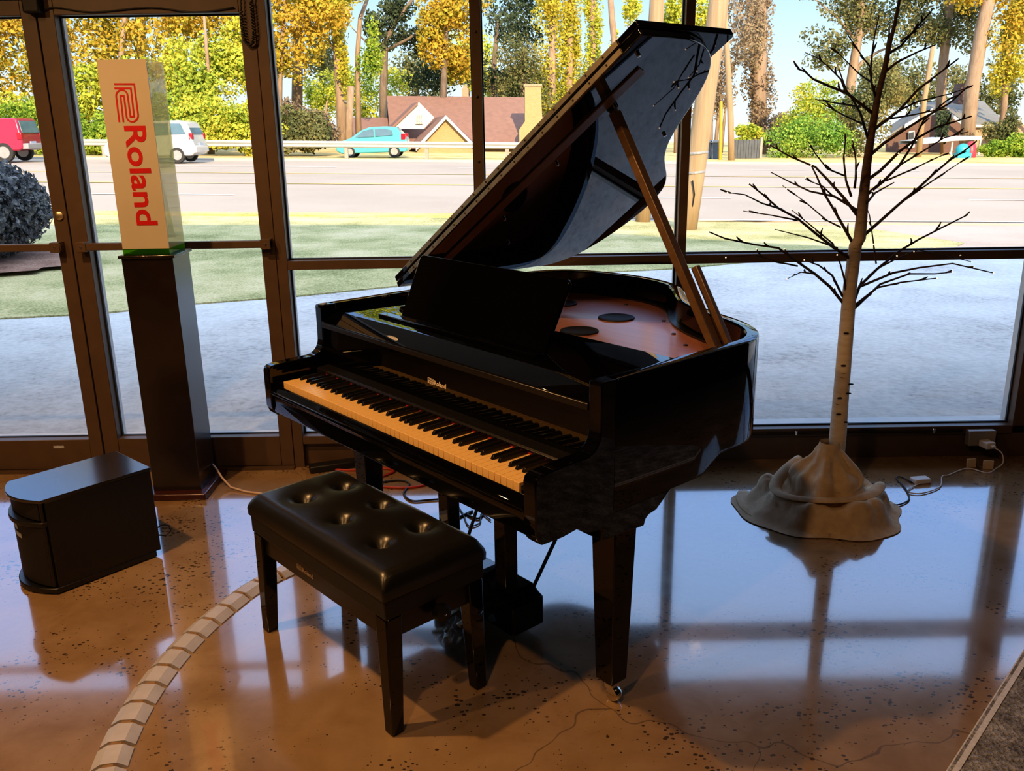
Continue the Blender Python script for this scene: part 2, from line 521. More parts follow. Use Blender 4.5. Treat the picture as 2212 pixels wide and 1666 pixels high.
M['fence_grey'] = simple('grey_fence', (0.081, 0.087, 0.093), .7, var=.2, scale=3)
M['toy_blue'] = simple('cyan_plastic', (0.029, 0.319, 0.406), .4, var=.05, scale=3)
M['toy_red'] = simple('pink_plastic', (0.406, 0.035, 0.052), .4, var=.05, scale=3)

G_, Y_, O_, D_ = (.16, .27, .03), (.72, .52, .04), (.80, .36, .05), (.045, .075, .02)
LEAF = {
 'gold': leafmat('golden_leaves', [(.34, (0.080, 0.097, 0.025)), (.43, (0.258, 0.270, 0.050)), (.5, (0.497, 0.406, 0.062)), (.58, (0.615, 0.386, 0.062)), (.68, (0.556, 0.464, 0.099))]),
 'lime': leafmat('yellow_green_leaves', [(.34, (0.059, 0.087, 0.025)), (.43, (0.258, 0.348, 0.050)), (.52, (0.516, 0.541, 0.087)), (.62, (0.715, 0.599, 0.099)), (.72, (0.397, 0.444, 0.075))]),
 'green': leafmat('green_leaves', [(.34, (0.030, 0.058, 0.018)), (.44, (0.119, 0.232, 0.037)), (.54, (0.298, 0.406, 0.062)), (.66, (0.516, 0.541, 0.099))]),
 'vine': leafmat('vine_leaves', [(.34, (0.080, 0.097, 0.025)), (.44, (0.338, 0.348, 0.050)), (.54, (0.577, 0.502, 0.075)), (.66, (0.655, 0.483, 0.087))]),
 'olive': leafmat('olive_leaves', [(.34, (0.036, 0.049, 0.027)), (.46, (0.122, 0.140, 0.063)), (.58, (0.274, 0.252, 0.108)), (.7, (0.403, 0.322, 0.126))]),
 'dark': leafmat('dark_leaves', [(.34, (0.014, 0.025, 0.013)), (.48, (0.065, 0.091, 0.054)), (.62, (0.158, 0.182, 0.099)), (.72, (0.216, 0.210, 0.117))]),
 'dry': leafmat('dry_brown_leaves', [(.34, (0.101, 0.063, 0.045)), (.46, (0.259, 0.189, 0.126)), (.58, (0.389, 0.301, 0.198)), (.7, (0.446, 0.364, 0.216))]),
 'grey': leafmat('grey_shrub_leaves', [(.34, (.025, .025, .027)), (.46, (.09, .09, .092)), (.56, (.20, .195, .19)), (.68, (.36, .33, .28))], 3, .15, 30),
 'fern': leafmat('feathery_leaves', [(.34, (0.040, 0.087, 0.025)), (.46, (0.159, 0.309, 0.062)), (.58, (0.357, 0.483, 0.099)), (.7, (0.556, 0.580, 0.124))]),
 'pink': leafmat('pink_blossom', [(.34, (0.288, 0.112, 0.144)), (.5, (0.475, 0.238, 0.288)), (.68, (0.562, 0.350, 0.360))]),
}

# ================================================================== THE SETTING
YW = 3.96       # inner face of the shop front
YG = 4.015      # glass
YO = 4.07       # outer face
XL, XR, YB, ZC = -4.6, 6.2, -5.0, 3.25

MB().box(XL, XR, YB, YO, -.05, 0).build('floor', M['floor'], kind='structure')
MB().box(XL-.1, XR+.1, YB-.1, YO, ZC, ZC+.1).build('ceiling', M['ceil'], kind='structure')
MB().box(XL-.1, XL, YB-.1, YO, 0, ZC).build('wall_left', M['wall'], kind='structure')
MB().box(XR, XR+.1, YB-.1, YO, 0, ZC).build('wall_right', M['dark_wall'], kind='structure')
MB().box(XL, XR, YB-.1, YB, 0, ZC).build('wall_back', M['wall'], kind='structure')
# head wall above the shop front; unseen roofline added, its slope shaped to shade the lawn
fas = [(-14, 2.86), (9.2, 2.86), (9.2, 3.0), (8.3, 3.36), (4.6, 4.25), (2.3, 5.1), (-14, 5.1)]
w = MB().prism(fas, 1, YW, YO).build('wall_front', M['fascia'], kind='structure')
MB().box(XL-.1, -3.45, YW, YO, 0, 2.86).build('wall_front_left', M['wall'], kind='structure')
MB().box(-14, 5.0, YO+.005, 6.0, 2.66, 2.86).build('canopy', M['canopy'], kind='structure')
# the rest of the building behind, so the sun stays outside
MB().box(-14, 9.2, YB-.5, YB-.4, -.2, 5.1).build('wall_rear_outer', M['fascia'], kind='structure')
MB().box(-14, 9.2, YB-.5, YW, ZC+.25, ZC+.35).build('roof', M['fascia'], kind='structure')

ZS, ZT0, ZT1, ZH = .158, .957, .997, 2.82     # sill top, transom, head
X1a, X1b = -1.047, -1.000                     # jamb post by the door
X2a, X2b = -.145, -.103
X3a, X3b = .761, .799
X4a, X4b = 2.40, 2.52
XRE = XR


def frame_bar(name, x0, x1, z0, z1, y0=YW, y1=YO, extra=None):
    mb = MB().box(x0, x1, y0, YG-.004, z0, z1)
    o = mb.build(name, M['alum'], kind='structure', bevel=.0015, seg=1)
    e = MB().box(x0, x1, YG+.004, y1, z0, z1).build('outer_half', M['alum_out'], o)
    return o

frame_bar('trim_1', X1a, X1b, 0, ZH)
frame_bar('trim_2', X2a, X2b, ZT1, ZH)
frame_bar('trim_3', X3a, X3b, ZS, ZH)
frame_bar('trim_13', X4a, X4b, 0, ZH)
frame_bar('trim_4', X1b, X3a, ZT0, ZT1)
frame_bar('trim_5', X3b, XRE, ZT0, ZT1)
o = MB().box(X1b, X3a, YW, YO, .118, ZS).box(X1b, X3a, YW+.03, YO, 0, .118).build('trim_6', M['alum'], kind='structure', bevel=.002, seg=1)
o = MB().box(X3b, XRE, YW, YO, .118, ZS).box(X3b, XRE, YW+.012, YO, 0.0, .118).box(X3a, X3b, YW+.012, YO, 0, .15).build('trim_7', M['alum'], kind='structure', bevel=.002, seg=1)
MB().box(XL, XRE, YW, YO, ZH, 2.87).build('trim_8', M['alum'], kind='structure')
# outer sills, daylight put into their colour
MB().box(X1b, XRE, YO-.052, YO+.03, ZS-.02, ZS+.004).build('trim_9', M['alum_out'], kind='structure')
# screws on the mullion
for zz in (1.16, 1.42, 1.69, 1.95):
    MB().lathe([(.006, 0), (.006, .002), (.003, .003)], 10, Matrix.Translation((-.124, YW, zz)) @ Matrix.Rotation(pi/2, 4, 'X')).build('screw', M['rubber'], bpy.data.objects['trim_2'])


def window(n, x0, x1, z0, z1):
    r = empty('window_%d' % n, ((x0+x1)/2, YG, z0), kind='structure')
    mid = (x0+x1)/2
    MB().box(x0-mid, x1-mid, -.003, .003, 0, z1-z0).build('pane', M['glass'], r)
    g = .006
    mb = MB()
    for a, b, c, d in ((x0, x0+g, z0, z1), (x1-g, x1, z0, z1), (x0, x1, z0, z0+g), (x0, x1, z1-g, z1)):
        mb.box(a-mid, b-mid, -.006, .006, c-z0, d-z0)
    mb.build('gasket', M['gasket'], r)
    return r

window(1, X1b, X2a, ZT1, ZH); window(2, X2b, X3a, ZT1, ZH); window(3, X3b, X4a, ZT1, ZH); window(7, X4b, XRE, ZT1, ZH)
window(4, X1b, X3a, ZS, ZT0); window(5, X3b, X4a, ZS, ZT0); window(8, X4b, XRE, ZS, ZT0)


def door(n, x0, x1, gx0, gx1, bar0, bar1, plates):
    """x0..x1 the leaf, gx0..gx1 its glass"""
    r = empty('door_%d' % n, (x0, YW, 0), kind='structure')
    T = lambda mb: mb.xf(Matrix.Translation((-x0, -YW, 0)))
    d0, d1 = YW, YG-.004
    for a, b, c, d, nm in ((x0, gx0, .012, 2.10, 'stile'), (gx1, x1, .012, 2.10, 'stile'), (gx0, gx1, .012, ZS+.002, 'bottom_rail'), (gx0, gx1, 2.04, 2.10, 'top_rail')):
        T(MB().box(a, b, d0, d1, c, d)).build(nm, M['alum'], r, bevel=.002, seg=1)
        e = T(MB().box(a, b, YG+.004, YO-.01, c, d)).build('outer_' + nm, M['alum_out'], r)
    T(MB().box(gx0, gx1, YG-.003, YG+.003, ZS, 2.04)).build('pane', M['glass'], r)
    g = .006; mb = MB()
    for a, b, c, d in ((gx0, gx0+g, ZS, 2.04), (gx1-g, gx1, ZS, 2.04), (gx0, gx1, ZS, ZS+g), (gx0, gx1, 2.04-g, 2.04)):
        mb.box(a, b, YG-.006, YG+.006, c, d)
    T(mb).build('gasket', M['gasket'], r)
    pb = T(MB().box(bar0, bar1, YW-.045, YW-.012, 1.064, 1.096)).build('push_bar', M['alum'], r, bevel=.003)
    for q in plates:
        T(MB().box(q-.022, q+.022, YW-.05, YW, 1.058, 1.102)).build('bar_bracket', M['alum'], pb, bevel=.002)
        T(MB().sphere((q, YW-.05, 1.08), .006, 10, 6)).build('bracket_screw', M['chrome'], pb, smooth=True)
    return r, T

SEAM = -1.957
r1, T1 = door(1, -3.45, SEAM-.003, -3.33, -2.022, -3.40, SEAM-.03, (SEAM-.055,))
r2, T2 = door(2, SEAM+.003, X1a-.002, -1.883, -1.111, SEAM+.04, X1a-.01, (SEAM+.06, X1a-.032))
# lock cylinder and the little sticker on the left leaf
T1(MB().lathe([(.019, 0), (.019, .008), (.012, .011), (.002, .011)], 18, Matrix.Translation((-1.992, YW, 1.215)) @ Matrix.Rotation(pi/2, 4, 'X'))).build('lock_cylinder', M['brass'], r1, smooth='auto')
T1(MB().box(-2.195, -2.145, YW-.001, YW, .118, .131)).build('sticker', M['label_grey'], r1)
MB().box(-3.45, X1a, YW+.005, YO-.005, 2.105, 2.16).build('trim_10', M['alum'], kind='structure')
MB().box(-3.45, X1a, YW+.005, YO-.005, 2.16, 2.2).build('trim_11', M['alum'], kind='structure')
window(6, -3.45, X1a, 2.2, ZH)
MB().box(-3.45, X1a, YW-.03, YO+.02, 0, .010).build('trim_12', M['alum'], kind='structure')

# ------------------------------------------------------------------ outside ground
mb = MB()
xs = [-72+i*2 for i in range(73)]; ys = [YO+.01]+[4.5+.5*i for i in range(28)]+[20, 25, 30, 40, 50, 60, 80, 110, 160]
mb.loft([[(x, y, ground(x, y)) for x in xs] for y in ys])
mb.build('ground_base', M['concrete'], kind='structure')


def strip(name, near, far, mat, n=14, lift=.015, kind='structure', skirt=True):
    """near / far : matching polylines of (x, y)"""
    rows = [[(a[0], a[1], ground(*a)-.02) for a in near]] if skirt else []
    for i in range(n+1):
        t = i/n
        rows.append([((a[0]*(1-t)+b[0]*t), (a[1]*(1-t)+b[1]*t), ground(a[0]*(1-t)+b[0]*t, a[1]*(1-t)+b[1]*t)+lift) for a, b in zip(near, far)])
    return MB().loft(rows).build(name, mat, kind=kind)

nearL = [(-40, 5.2), (-12, 6.6), (-6.5, 7.5), (-4.65, 7.87), (-3.83, 8.03), (-3.07, 8.44), (-2.16, 8.78), (-1.19, 9.32), (.43, 9.99), (2.12, 10.5), (2.64, 10.82), (3.62, 11.37), (5.1, 12.1), (6.6, 12.9)]
farL = [(-45, 16.9), (-20, 16.9), (-10, 16.85), (-7, 16.8), (-5, 16.75), (-3.4, 16.7), (-2, 16.65), (-.8, 16.6), (1, 16.6), (2.5, 16.4), (4.2, 16.3), (5.4, 16.0), (6.3, 15.1), (6.9, 13.3)]
strip('lawn', nearL, farL, M['lawn'])
strip('driveway_apron', [(4.5, 12.6), (6.9, 12.4), (12, 12.6), (25, 12.6)], [(4.5, 16.6), (6.9, 16.6), (12, 16.6), (25, 16.6)], M['apron'], 8, .006)
NEAR, FAR = 17.2, 43.6
rx = [-75, -50, -35, -25, -18, -12, -6, 0, 6, 12, 18, 25, 35, 50, 75]
strip('road', [(x, NEAR-(1.2 if x > 3 else 0)) for x in rx], [(x, FAR) for x in rx], M['asphalt'], 30, .035)
# dry strip along the near edge of the road
strip('verge_near', [(x, 16.7) for x in (-75, -50, -25, -12, -6, 0, 2)], [(x, 17.25) for x in (-75, -50, -25, -12, -6, 0, 2)], M['dry_grass'], 2, .045)


def line(Y, x0, x1, w, mat, mbx):
    n = max(2, int((x1-x0)/4))
    xx = [x0+(x1-x0)*i/n for i in range(n+1)]
    mbx.loft([[(x, Y-w/2, ground(x, Y)+.05) for x in xx], [(x, Y+w/2, ground(x, Y)+.05) for x in xx]])

mw, my = MB(), MB()
line(NEAR+.35-1.3, 3.5, 60, .13, 0, mw)
for x0 in (-34, -22, -10, 2, 11.2, 23): line(21.6, x0, x0+3.4, .13, 0, mw)
for x0 in (-40, -28, -14, -2, 10, 22): line(37.0, x0, x0+7, .13, 0, mw)
mw.build('road_markings_white', M['paint_white'], kind='structure')
for Y in (26.0, 31.8): line(Y, -70, 70, .2, 0, my)
my.build('road_markings_yellow', M['paint_yellow'], kind='structure')
strip('curb', [(x, 43.6) for x in rx], [(x, 44.1) for x in rx], M['curb'], 2, .12)
strip('verge_far', [(x, 44.1) for x in rx], [(x*1.5, 110) for x in rx], M['dry_grass'], 12, .10)

# mulch bed with the clipped bush
ctr = (-6.7, 10.9)
n = 36
ring = [[(ctr[0]+1.5*t*cos(2*pi*k/n)*(1+.08*sin(3*k)), ctr[1]+1.15*t*sin(2*pi*k/n)*(1+.06*cos(2*k)), ground(ctr[0], ctr[1])+.035+.05*(1-t)) for k in range(n+1)] for t in (.01, .5, .9, 1)]
mu = MB().loft(ring).build('mulch_bed', M['mulch'])
tag(mu, 'round bed of red-brown mulch under the clipped grey bush', 'mulch bed')


# ------------------------------------------------------------------ foliage
def leaf_object(name, blobs, n, size, mat, seed=0, parent=None, shell=.55, flat=0):
    """many leaf-cluster quads scattered through ellipsoid blobs (c, (rx,ry,rz))"""
    g = np.random.default_rng(seed)
    vol = np.array([b[1][0]*b[1][1]*b[1][2] for b in blobs])**.67
    vol = vol/vol.sum()
    idx = g.choice(len(blobs), n, p=vol)
    C = np.array([tuple(b[0]) for b in blobs])[idx]
    R = np.array([b[1] for b in blobs])[idx]
    d = g.normal(size=(n, 3)); d /= np.linalg.norm(d, axis=1)[:, None]
    rr = (shell+(1-shell)*g.random(n)**.7)*(.9+.25*g.random(n))
    P = C + d*R*rr[:, None]
    a = g.normal(size=(n, 3)); a /= np.linalg.norm(a, axis=1)[:, None]
    nn = d*.9+g.normal(size=(n, 3))*.75
    b = np.cross(nn, a); b /= np.linalg.norm(b, axis=1)[:, None]+1e-9
    a = np.cross(b, nn); a /= np.linalg.norm(a, axis=1)[:, None]+1e-9
    s = size*(.5+g.random(n))
    a *= s[:, None]*.5; b *= (s*(.5+.4*g.random(n)))[:, None]*.5
    V = np.empty((n, 4, 3))
    V[:, 0] = P-a; V[:, 1] = P+b*.9-a*.1; V[:, 2] = P+a; V[:, 3] = P-b*.9+a*.1
    me = bpy.data.meshes.new(name)
    me.vertices.add(n*4); me.vertices.foreach_set('co', V.reshape(-1))
    me.loops.add(n*4); me.loops.foreach_set('vertex_index', np.arange(n*4, dtype=np.int32))
    me.polygons.add(n); me.polygons.foreach_set('loop_start', np.arange(0, n*4, 4, dtype=np.int32))
    me.polygons.foreach_set('loop_total', np.full(n, 4, dtype=np.int32))
    me.update(calc_edges=True)
    me.materials.append(mat)
    o = bpy.data.objects.new(name, me); COL.objects.link(o)
    if parent is not None: o.parent = parent
    return o


def clumps(c, r, k, seed, sub=.42):
    g = random.Random(seed)
    out = []
    for i in range(k):
        d = Vector((g.gauss(0, 1), g.gauss(0, 1), g.gauss(0, 1))).normalized()*(g.random()**.4)*.85
        s = sub*(.7+.6*g.random())
        out.append(((c[0]+d.x*r[0], c[1]+d.y*r[1], c[2]+d.z*r[2]), (r[0]*s, r[1]*s, r[2]*s)))
    return out


def tree(name, label, px, Y, trunk, crowns, mat, n, size=.32, bark='bark_pink', seed=1, group=None, cat='tree', vines=None, branches=(), k=12, sub=.42):
    """trunk: list of (px, py, radius m) from the ground up; crowns: (px, py, half width px, half height px, dY)"""
    base = at(trunk[0][0], trunk[0][1], Y) if trunk else at(px, 340, Y)
    base.z = ground(base.x, Y)+.1
    r = empty(name, base, 0, label, cat, group)
    mpx = Y/F_PX*1.03
    rel = lambda p: Vector(p)-base
    if trunk:
        pts = [rel(at(a, b, Y)) for a, b, c in trunk]
        pts[0].z = min(pts[0].z, 0)
        mb = MB().tube(pts, [c for a, b, c in trunk], 10)
        mb.build('trunk', M[bark], r, smooth=True)
    for br in branches:
        pts = [rel(at(a, b, Y+dy)) for a, b, dy in br[0]]
        MB().tube(pts, [br[1]*(1-.8*i/(len(pts)-1)) for i in range(len(pts))], 7).build('branch', M[bark], r, smooth=True)
    blobs = []
    for i, (a, b, hw, hh, dy) in enumerate(crowns):
        c = rel(at(a, b, Y+dy))
        blobs += clumps(c, (hw*mpx, min(hw, hh)*mpx*.8, hh*mpx), k, seed*13+i, sub)
    if blobs: leaf_object('foliage', blobs, int(n*1.9), size*.7, LEAF[mat], seed, r)
    if vines:
        vb = []
        for (a, b, hw, hh, dy) in vines[0]:
            vb += clumps(rel(at(a, b, Y+dy)), (hw*mpx, hw*mpx, hh*mpx), 14, seed*7+int(a), .45)
        leaf_object('vine', vb, vines[1]*2, size*.65, LEAF[vines[2]], seed+50, r)
    return r

# left block of golden trees behind the guard rail
tree('golden_tree', 'golden-leaved tree at the far left, behind the red car', 0, 52, [(-30, 320, .22), (-20, 100, .15), (-10, -60, .08)], [(-40, 40, 110, 130, 0), (60, 130, 90, 110, 1), (-60, 180, 120, 100, 2)], 'gold', 5200, .34, seed=3)
tree('golden_tree', 'orange-gold tree seen through the glass door above the sign', 0, 53, [(250, 320, .24), (262, 120, .16), (280, -80, .07)], [(200, 40, 130, 100, 0), (330, 60, 120, 100, 2), (430, 20, 110, 110, 1), (180, -60, 120, 80, 0)], 'gold', 8000, .34, seed=4)
tree('yellow_green_tree', 'yellow-green tree between the sign and the door post', 0, 51, [(455, 320, .2), (450, 160, .12), (440, 20, .06)], [(450, 150, 110, 70, 0), (380, 190, 90, 60, -1), (510, 90, 70, 80, 1)], 'lime', 5200, .32, seed=5)
tree('yellow_green_tree', 'yellow-green tree behind the left side of the sign', 0, 51, [(170, 320, .18), (160, 200, .1), (150, 120, .05)], [(170, 200, 90, 60, 0), (250, 170, 80, 50, 1), (100, 250, 80, 60, 0)], 'lime', 4800, .32, seed=6)
for i, (px, py, hw, hh, mt, lb) in enumerate((
    (60, 275, 110, 55, 'green', 'green vine thicket at the far left behind the guard rail'),
    (190, 275, 80, 50, 'green', 'green vine thicket left of the sign, behind the guard rail'),
    (330, 270, 90, 55, 'green', 'green thicket behind the white van'),
    (450, 265, 80, 55, 'lime', 'pale green thicket right of the white van'),
    (545, 260, 70, 60, 'lime', 'yellow-green thicket behind the door post'),
    (640, 280, 60, 50, 'olive', 'olive thicket left of the turquoise car'))):
    tree('thicket', lb, px, 48.5, [], [(px, py, hw, hh, 0), (px+20, py+25, hw*.9, hh*.6, -.5)], mt, 3600, .26, seed=20+i, cat='thicket', k=16, sub=.4)

for i, (px, py, hw, hh, mt, lb) in enumerate((
    (-60, -230, 200, 170, 'gold', 'tall golden tree rising far above the left-hand door'),
    (300, -260, 220, 190, 'gold', 'tall golden tree rising far above the sign'),
    (640, -280, 170, 150, 'lime', 'tall yellow-green tree rising above the door post'))):
    tree('tall_tree', lb, px, 62, [(px, 330, .4), (px+4, 60, .32), (px, -250, .15)], [(px, py, hw, hh, 0), (px+40, py-170, hw*.7, hh*.7, 2)], mt, 3600, .62, seed=70+i, k=18, bark='bark_grey')
for i, (px, py, hw, hh, mt, lb) in enumerate((
    (690, 110, 60, 80, 'olive', 'hazy olive tree far behind the ivy trunk'),
    (900, 165, 70, 45, 'olive', 'hazy olive tree far behind the roof ridge, left of the window mullion'),
    (1010, 120, 60, 70, 'lime', 'hazy yellow-green tree far behind the window mullion'),
    (1110, 190, 60, 40, 'olive', 'hazy olive tree far behind the roof, left of the chimney'),
    (1330, 200, 50, 60, 'lime', 'hazy yellow-green tree far behind the raised lid'),
    (1470, 120, 60, 80, 'olive', 'hazy olive tree far behind the tan pole'))):
    tree('distant_tree', lb, px, 92, [(px, 330, .25), (px+3, py, .15)], [(px, py, hw, hh, 0), (px+30, py+60, hw*.8, hh*.6, 2)], mt, 1900, .42, seed=80+i, k=14, bark='bark_grey')
# middle trees
tree('golden_tree', 'golden tree right of the door post, sky showing through', 0, 55, [(600, 320, .22), (605, 160, .15), (620, -60, .08)], [(610, 60, 70, 90, 0), (570, 130, 60, 60, 1), (650, -10, 60, 60, 0), (700, 30, 50, 40, 0)], 'gold', 4200, .34, seed=7)
tree('pale_trunk_tree', 'tall pale trunk with ivy standing left of the red-roofed house', 0, 57, [(742, 330, .36), (735, 200, .30), (728, 90, .26), (735, -80, .2)], [(690, -20, 70, 40, 0), (760, -30, 60, 40, 1)], 'vine', 2000, .34, seed=8, vines=([(722, 40, 26, 60, -.4), (735, 140, 14, 70, -.4)], 900, 'vine'), branches=[([(731, 120, 0), (690, 60, 0), (655, -20, 0)], .10)])
tree('pale_trunk_tree', 'slim pale tree with a curved upper limb above the green thicket', 0, 60, [(775, 320, .2), (772, 120, .16), (778, 40, .14), (800, -20, .1)], [(800, 110, 30, 60, 0)], 'green', 700, .3, seed=9)
tree('broken_stump', 'broken bare stump beside the ivy trunk', 0, 56, [(752, 330, .24), (755, 250, .23), (758, 186, .2)], [], 'vine', 0, cat='stump')
tree('spreading_tree', 'dark-limbed spreading tree behind the red-roofed house', 0, 68, [(830, 330, .35), (828, 200, .3), (832, 90, .22), (860, 40, .16), (905, -20, .1)], [(830, 70, 40, 50, 0), (860, 20, 35, 30, 0), (900, 90, 50, 30, 1)], 'dark', 1700, .36, seed=10, branches=[([(832, 110, 0), (880, 85, 0), (920, 60, 0), (960, 55, 0)], .14), ([(830, 150, 0), (790, 90, 0), (760, 60, 0)], .12)], bark='bark_grey')
tree('green_tree', 'bright green tree left of the red-roofed house', 0, 76, [(690, 330, .2), (700, 260, .12), (710, 200, .06)], [(790, 225, 80, 50, 0), (700, 230, 60, 60, 1), (740, 180, 70, 40, 0), (845, 175, 50, 40, 3)], 'lime', 4600, .3, seed=11)
tree('russet_bush', 'russet brown bush low beside the green tree', 0, 50, [], [(680, 285, 48, 40, 0), (640, 260, 40, 40, 0)], 'dry', 2400, .24, seed=12, cat='bush')
tree('yellow_tree', 'yellow tree above the gable of the red-roofed house', 0, 66, [(955, 330, .3), (960, 120, .22), (970, -40, .14)], [(950, 60, 60, 70, 0), (980, 130, 55, 50, 1), (1010, 20, 50, 60, 0)], 'gold', 4300, .36, seed=13, bark='bark_grey')
tree('olive_tree', 'thin olive tree behind the ridge of the red-roofed house', 0, 72, [(1070, 330, .3), (1066, 160, .22), (1075, 40, .14)], [(1040, 160, 60, 50, 0), (1110, 60, 50, 50, 0), (930, 170, 60, 40, 1), (1090, 10, 60, 40, 2)], 'dark', 3000, .36, seed=14, bark='bark_grey')
# ivy towers right of the chimney
for i, (px, top, hw, mt, lb) in enumerate((
    (1128, 110, 60, 'olive', 'olive ivy mass just left of the brick chimney'),
    (1190, -60, 34, 'vine', 'leftmost of the tall ivy-clad trunks behind the piano lid'),
    (1228, -40, 24, 'vine', 'middle tall ivy-clad trunk behind the piano lid'),
    (1278, -70, 20, 'lime', 'brightest ivy-clad trunk, rightmost of three behind the piano lid'))):
    cr = [(px, y, hw, 60, 0) for y in range(top+40, 330, 70)]
    tree('ivy_clad_tree', lb, px, 69+i*1.6, [(px, 330, .35), (px+2, 160, .3), (px+4, top, .22)], cr, mt, 3600, .3, seed=30+i, k=10, sub=.5)
tree('ivy_thicket', 'broad yellow-green ivy thicket filling behind the raised lid', 0, 78, [], [(1210, 220, 90, 90, 0), (1150, 180, 60, 60, 1), (1260, 250, 70, 80, 0)], 'vine', 6500, .3, seed=36, cat='thicket', k=18)
tree('pine_tree', 'slender pinkish pine trunk left of the tan pole', 0, 66, [(1340, 330, .24), (1330, 120, .24), (1322, 40, .22), (1315, -60, .18)], [(1330, 150, 18, 80, 0), (1365, 10, 25, 40, 0)], 'lime', 900, .3, seed=37)
tree('pink_tree', 'small pinkish flowering tree behind the lid corner', 0, 75, [(1380, 330, .12), (1375, 120, .06)], [(1375, 80, 30, 25, 0), (1350, 110, 25, 30, 0)], 'pink', 700, .3, seed=38)
tree('yellow_green_tree', 'yellow-green tree between the tan pole and the window mullion', 0, 60, [(1460, 330, .15), (1462, 100, .08)], [(1460, 30, 28, 50, 0), (1520, 40, 30, 60, 0), (1440, 60, 20, 40, 1)], 'lime', 1900, .3, seed=39)
# right side
tree('multi_stem_tree', 'bare multi-stemmed tree behind the rubbish bins', 0, 58, [(1533, 340, .2), (1535, 240, .16), (1530, 120, .1), (1545, 20, .06)], [(1560, 180, 40, 70, 0), (1590, 60, 60, 70, 0), (1520, 230, 30, 50, 0)], 'dry', 2600, .26, seed=40, branches=[([(1545, 330, 0), (1552, 240, 0), (1560, 130, 0), (1575, 30, 0)], .14), ([(1558, 330, 0), (1570, 200, 0), (1600, 90, 0), (1640, 20, 0)], .10)])
tree('vine_tower_tree', 'thick vine-shrouded trunk left of the gap of blue sky', 0, 60, [(1640, 340, .5), (1640, 160, .45), (1645, -60, .4)], [(1638, y, 30, 50, 0) for y in (0, 70, 140, 210, 270)], 'dry', 4200, .26, seed=41, k=12, sub=.5)
tree('yellow_bush', 'bright yellow bush behind the grey fence', 0, 54, [], [(1620, 300, 34, 28, 0)], 'lime', 1500, .22, seed=42, cat='bush')
tree('feathery_shrub', 'large feathery green shrub left of the birch trunk', 0, 52, [], [(1760, 290, 75, 55, 0), (1700, 310, 45, 35, 0)], 'fern', 5200, .2, seed=43, cat='shrub', k=20)
tree('yellow_shrub', 'bright yellow-green shrub standing behind the feathery shrub', 0, 55, [], [(1770, 230, 60, 50, 0), (1730, 265, 50, 45, 0)], 'lime', 3600, .22, seed=44, cat='shrub', k=18)
tree('olive_shrub', 'tall olive-green shrub behind the birch trunk', 0, 54, [], [(1860, 260, 60, 80, 0), (1900, 190, 60, 60, 1)], 'olive', 5000, .24, seed=45, cat='shrub', k=18)
tree('dry_bush', 'low dry brown bush in the gap under the sky', 0, 58, [], [(1665, 290, 30, 40, 0), (1690, 270, 30, 30, 2)], 'dry', 1400, .22, seed=46, cat='bush')
tree('forked_tree', 'forked pale tree with sparse golden leaves above the shrubs', 0, 70, [(1835, 340, .4), (1838, 180, .36), (1855, 70, .3), (1862, 20, .22), (1850, -60, .15)], [(1830, 20, 60, 40, 0), (1790, 110, 60, 45, 0), (1900, 40, 60, 50, 0), (1830, -20, 90, 40, 0)], 'olive', 3200, .34, seed=47, branches=[([(1840, 170, 0), (1862, 135, 0), (1900, 110, 0), (1945, 95, 0)], .2), ([(1860, 80, 0), (1880, 62, 0), (1920, 40, 0)], .16), ([(1850, 90, 0), (1810, 40, 0), (1770, 5, 0), (1745, -10, 0)], .12)])
tree('pine_tree', 'straight reddish pine trunk behind the birch crown', 0, 68, [(2026, 340, .36), (2036, 150, .33), (2050, 20, .3), (2056, -60, .28)], [(2040, -10, 90, 50, 0), (1990, 60, 60, 50, 0), (2080, 60, 60, 50, 0)], 'olive', 3600, .34, seed=48)
tree('pine_tree', 'thick leaning pine trunk right of the birch crown', 0, 64, [(2085, 340, .5), (2100, 190, .47), (2122, 60, .45), (2150, -60, .4)], [(2170, 30, 60, 70, 0), (2120, -10, 70, 40, 0)], 'gold', 2200, .34, seed=49)
tree('ivy_clad_tree', 'ivy-clad trunk at the right edge of the view', 0, 66, [(2160, 340, .25), (2175, 150, .22), (2190, -40, .18)], [(2178, 100, 20, 90, 0), (2190, 150, 50, 60, 0), (2205, 60, 50, 60, 0)], 'vine', 3000, .3, seed=50)
tree('hedge', 'dark green hedge in front of the grey-roofed house', 0, 56, [], [(2150, 322, 40, 20, 0), (2215, 318, 50, 24, 0)], 'green', 2600, .22, seed=51, cat='hedge', k=16)
tree('garden_bush', 'pale leafy bush against the grey-roofed house', 0, 60, [], [(2150, 285, 28, 22, 0), (2190, 270, 30, 35, 0)], 'olive', 1700, .22, seed=52, cat='bush')
tree('cypress', 'small dark conifer before the gable of the grey-roofed house', 0, 62, [(2035, 330, .1), (2035, 240, .04)], [(2036, 270, 16, 34, 0)], 'dark', 900, .22, seed=53)
tree('backdrop_tree', 'hazy golden tree behind the grey-roofed house', 0, 84, [(2000, 340, .3), (2000, 200, .2)], [(1990, 190, 60, 50, 0), (2060, 180, 50, 50, 0), (1930, 180, 60, 60, 0), (2150, 180, 70, 60, 0)], 'olive', 4200, .4, seed=54)

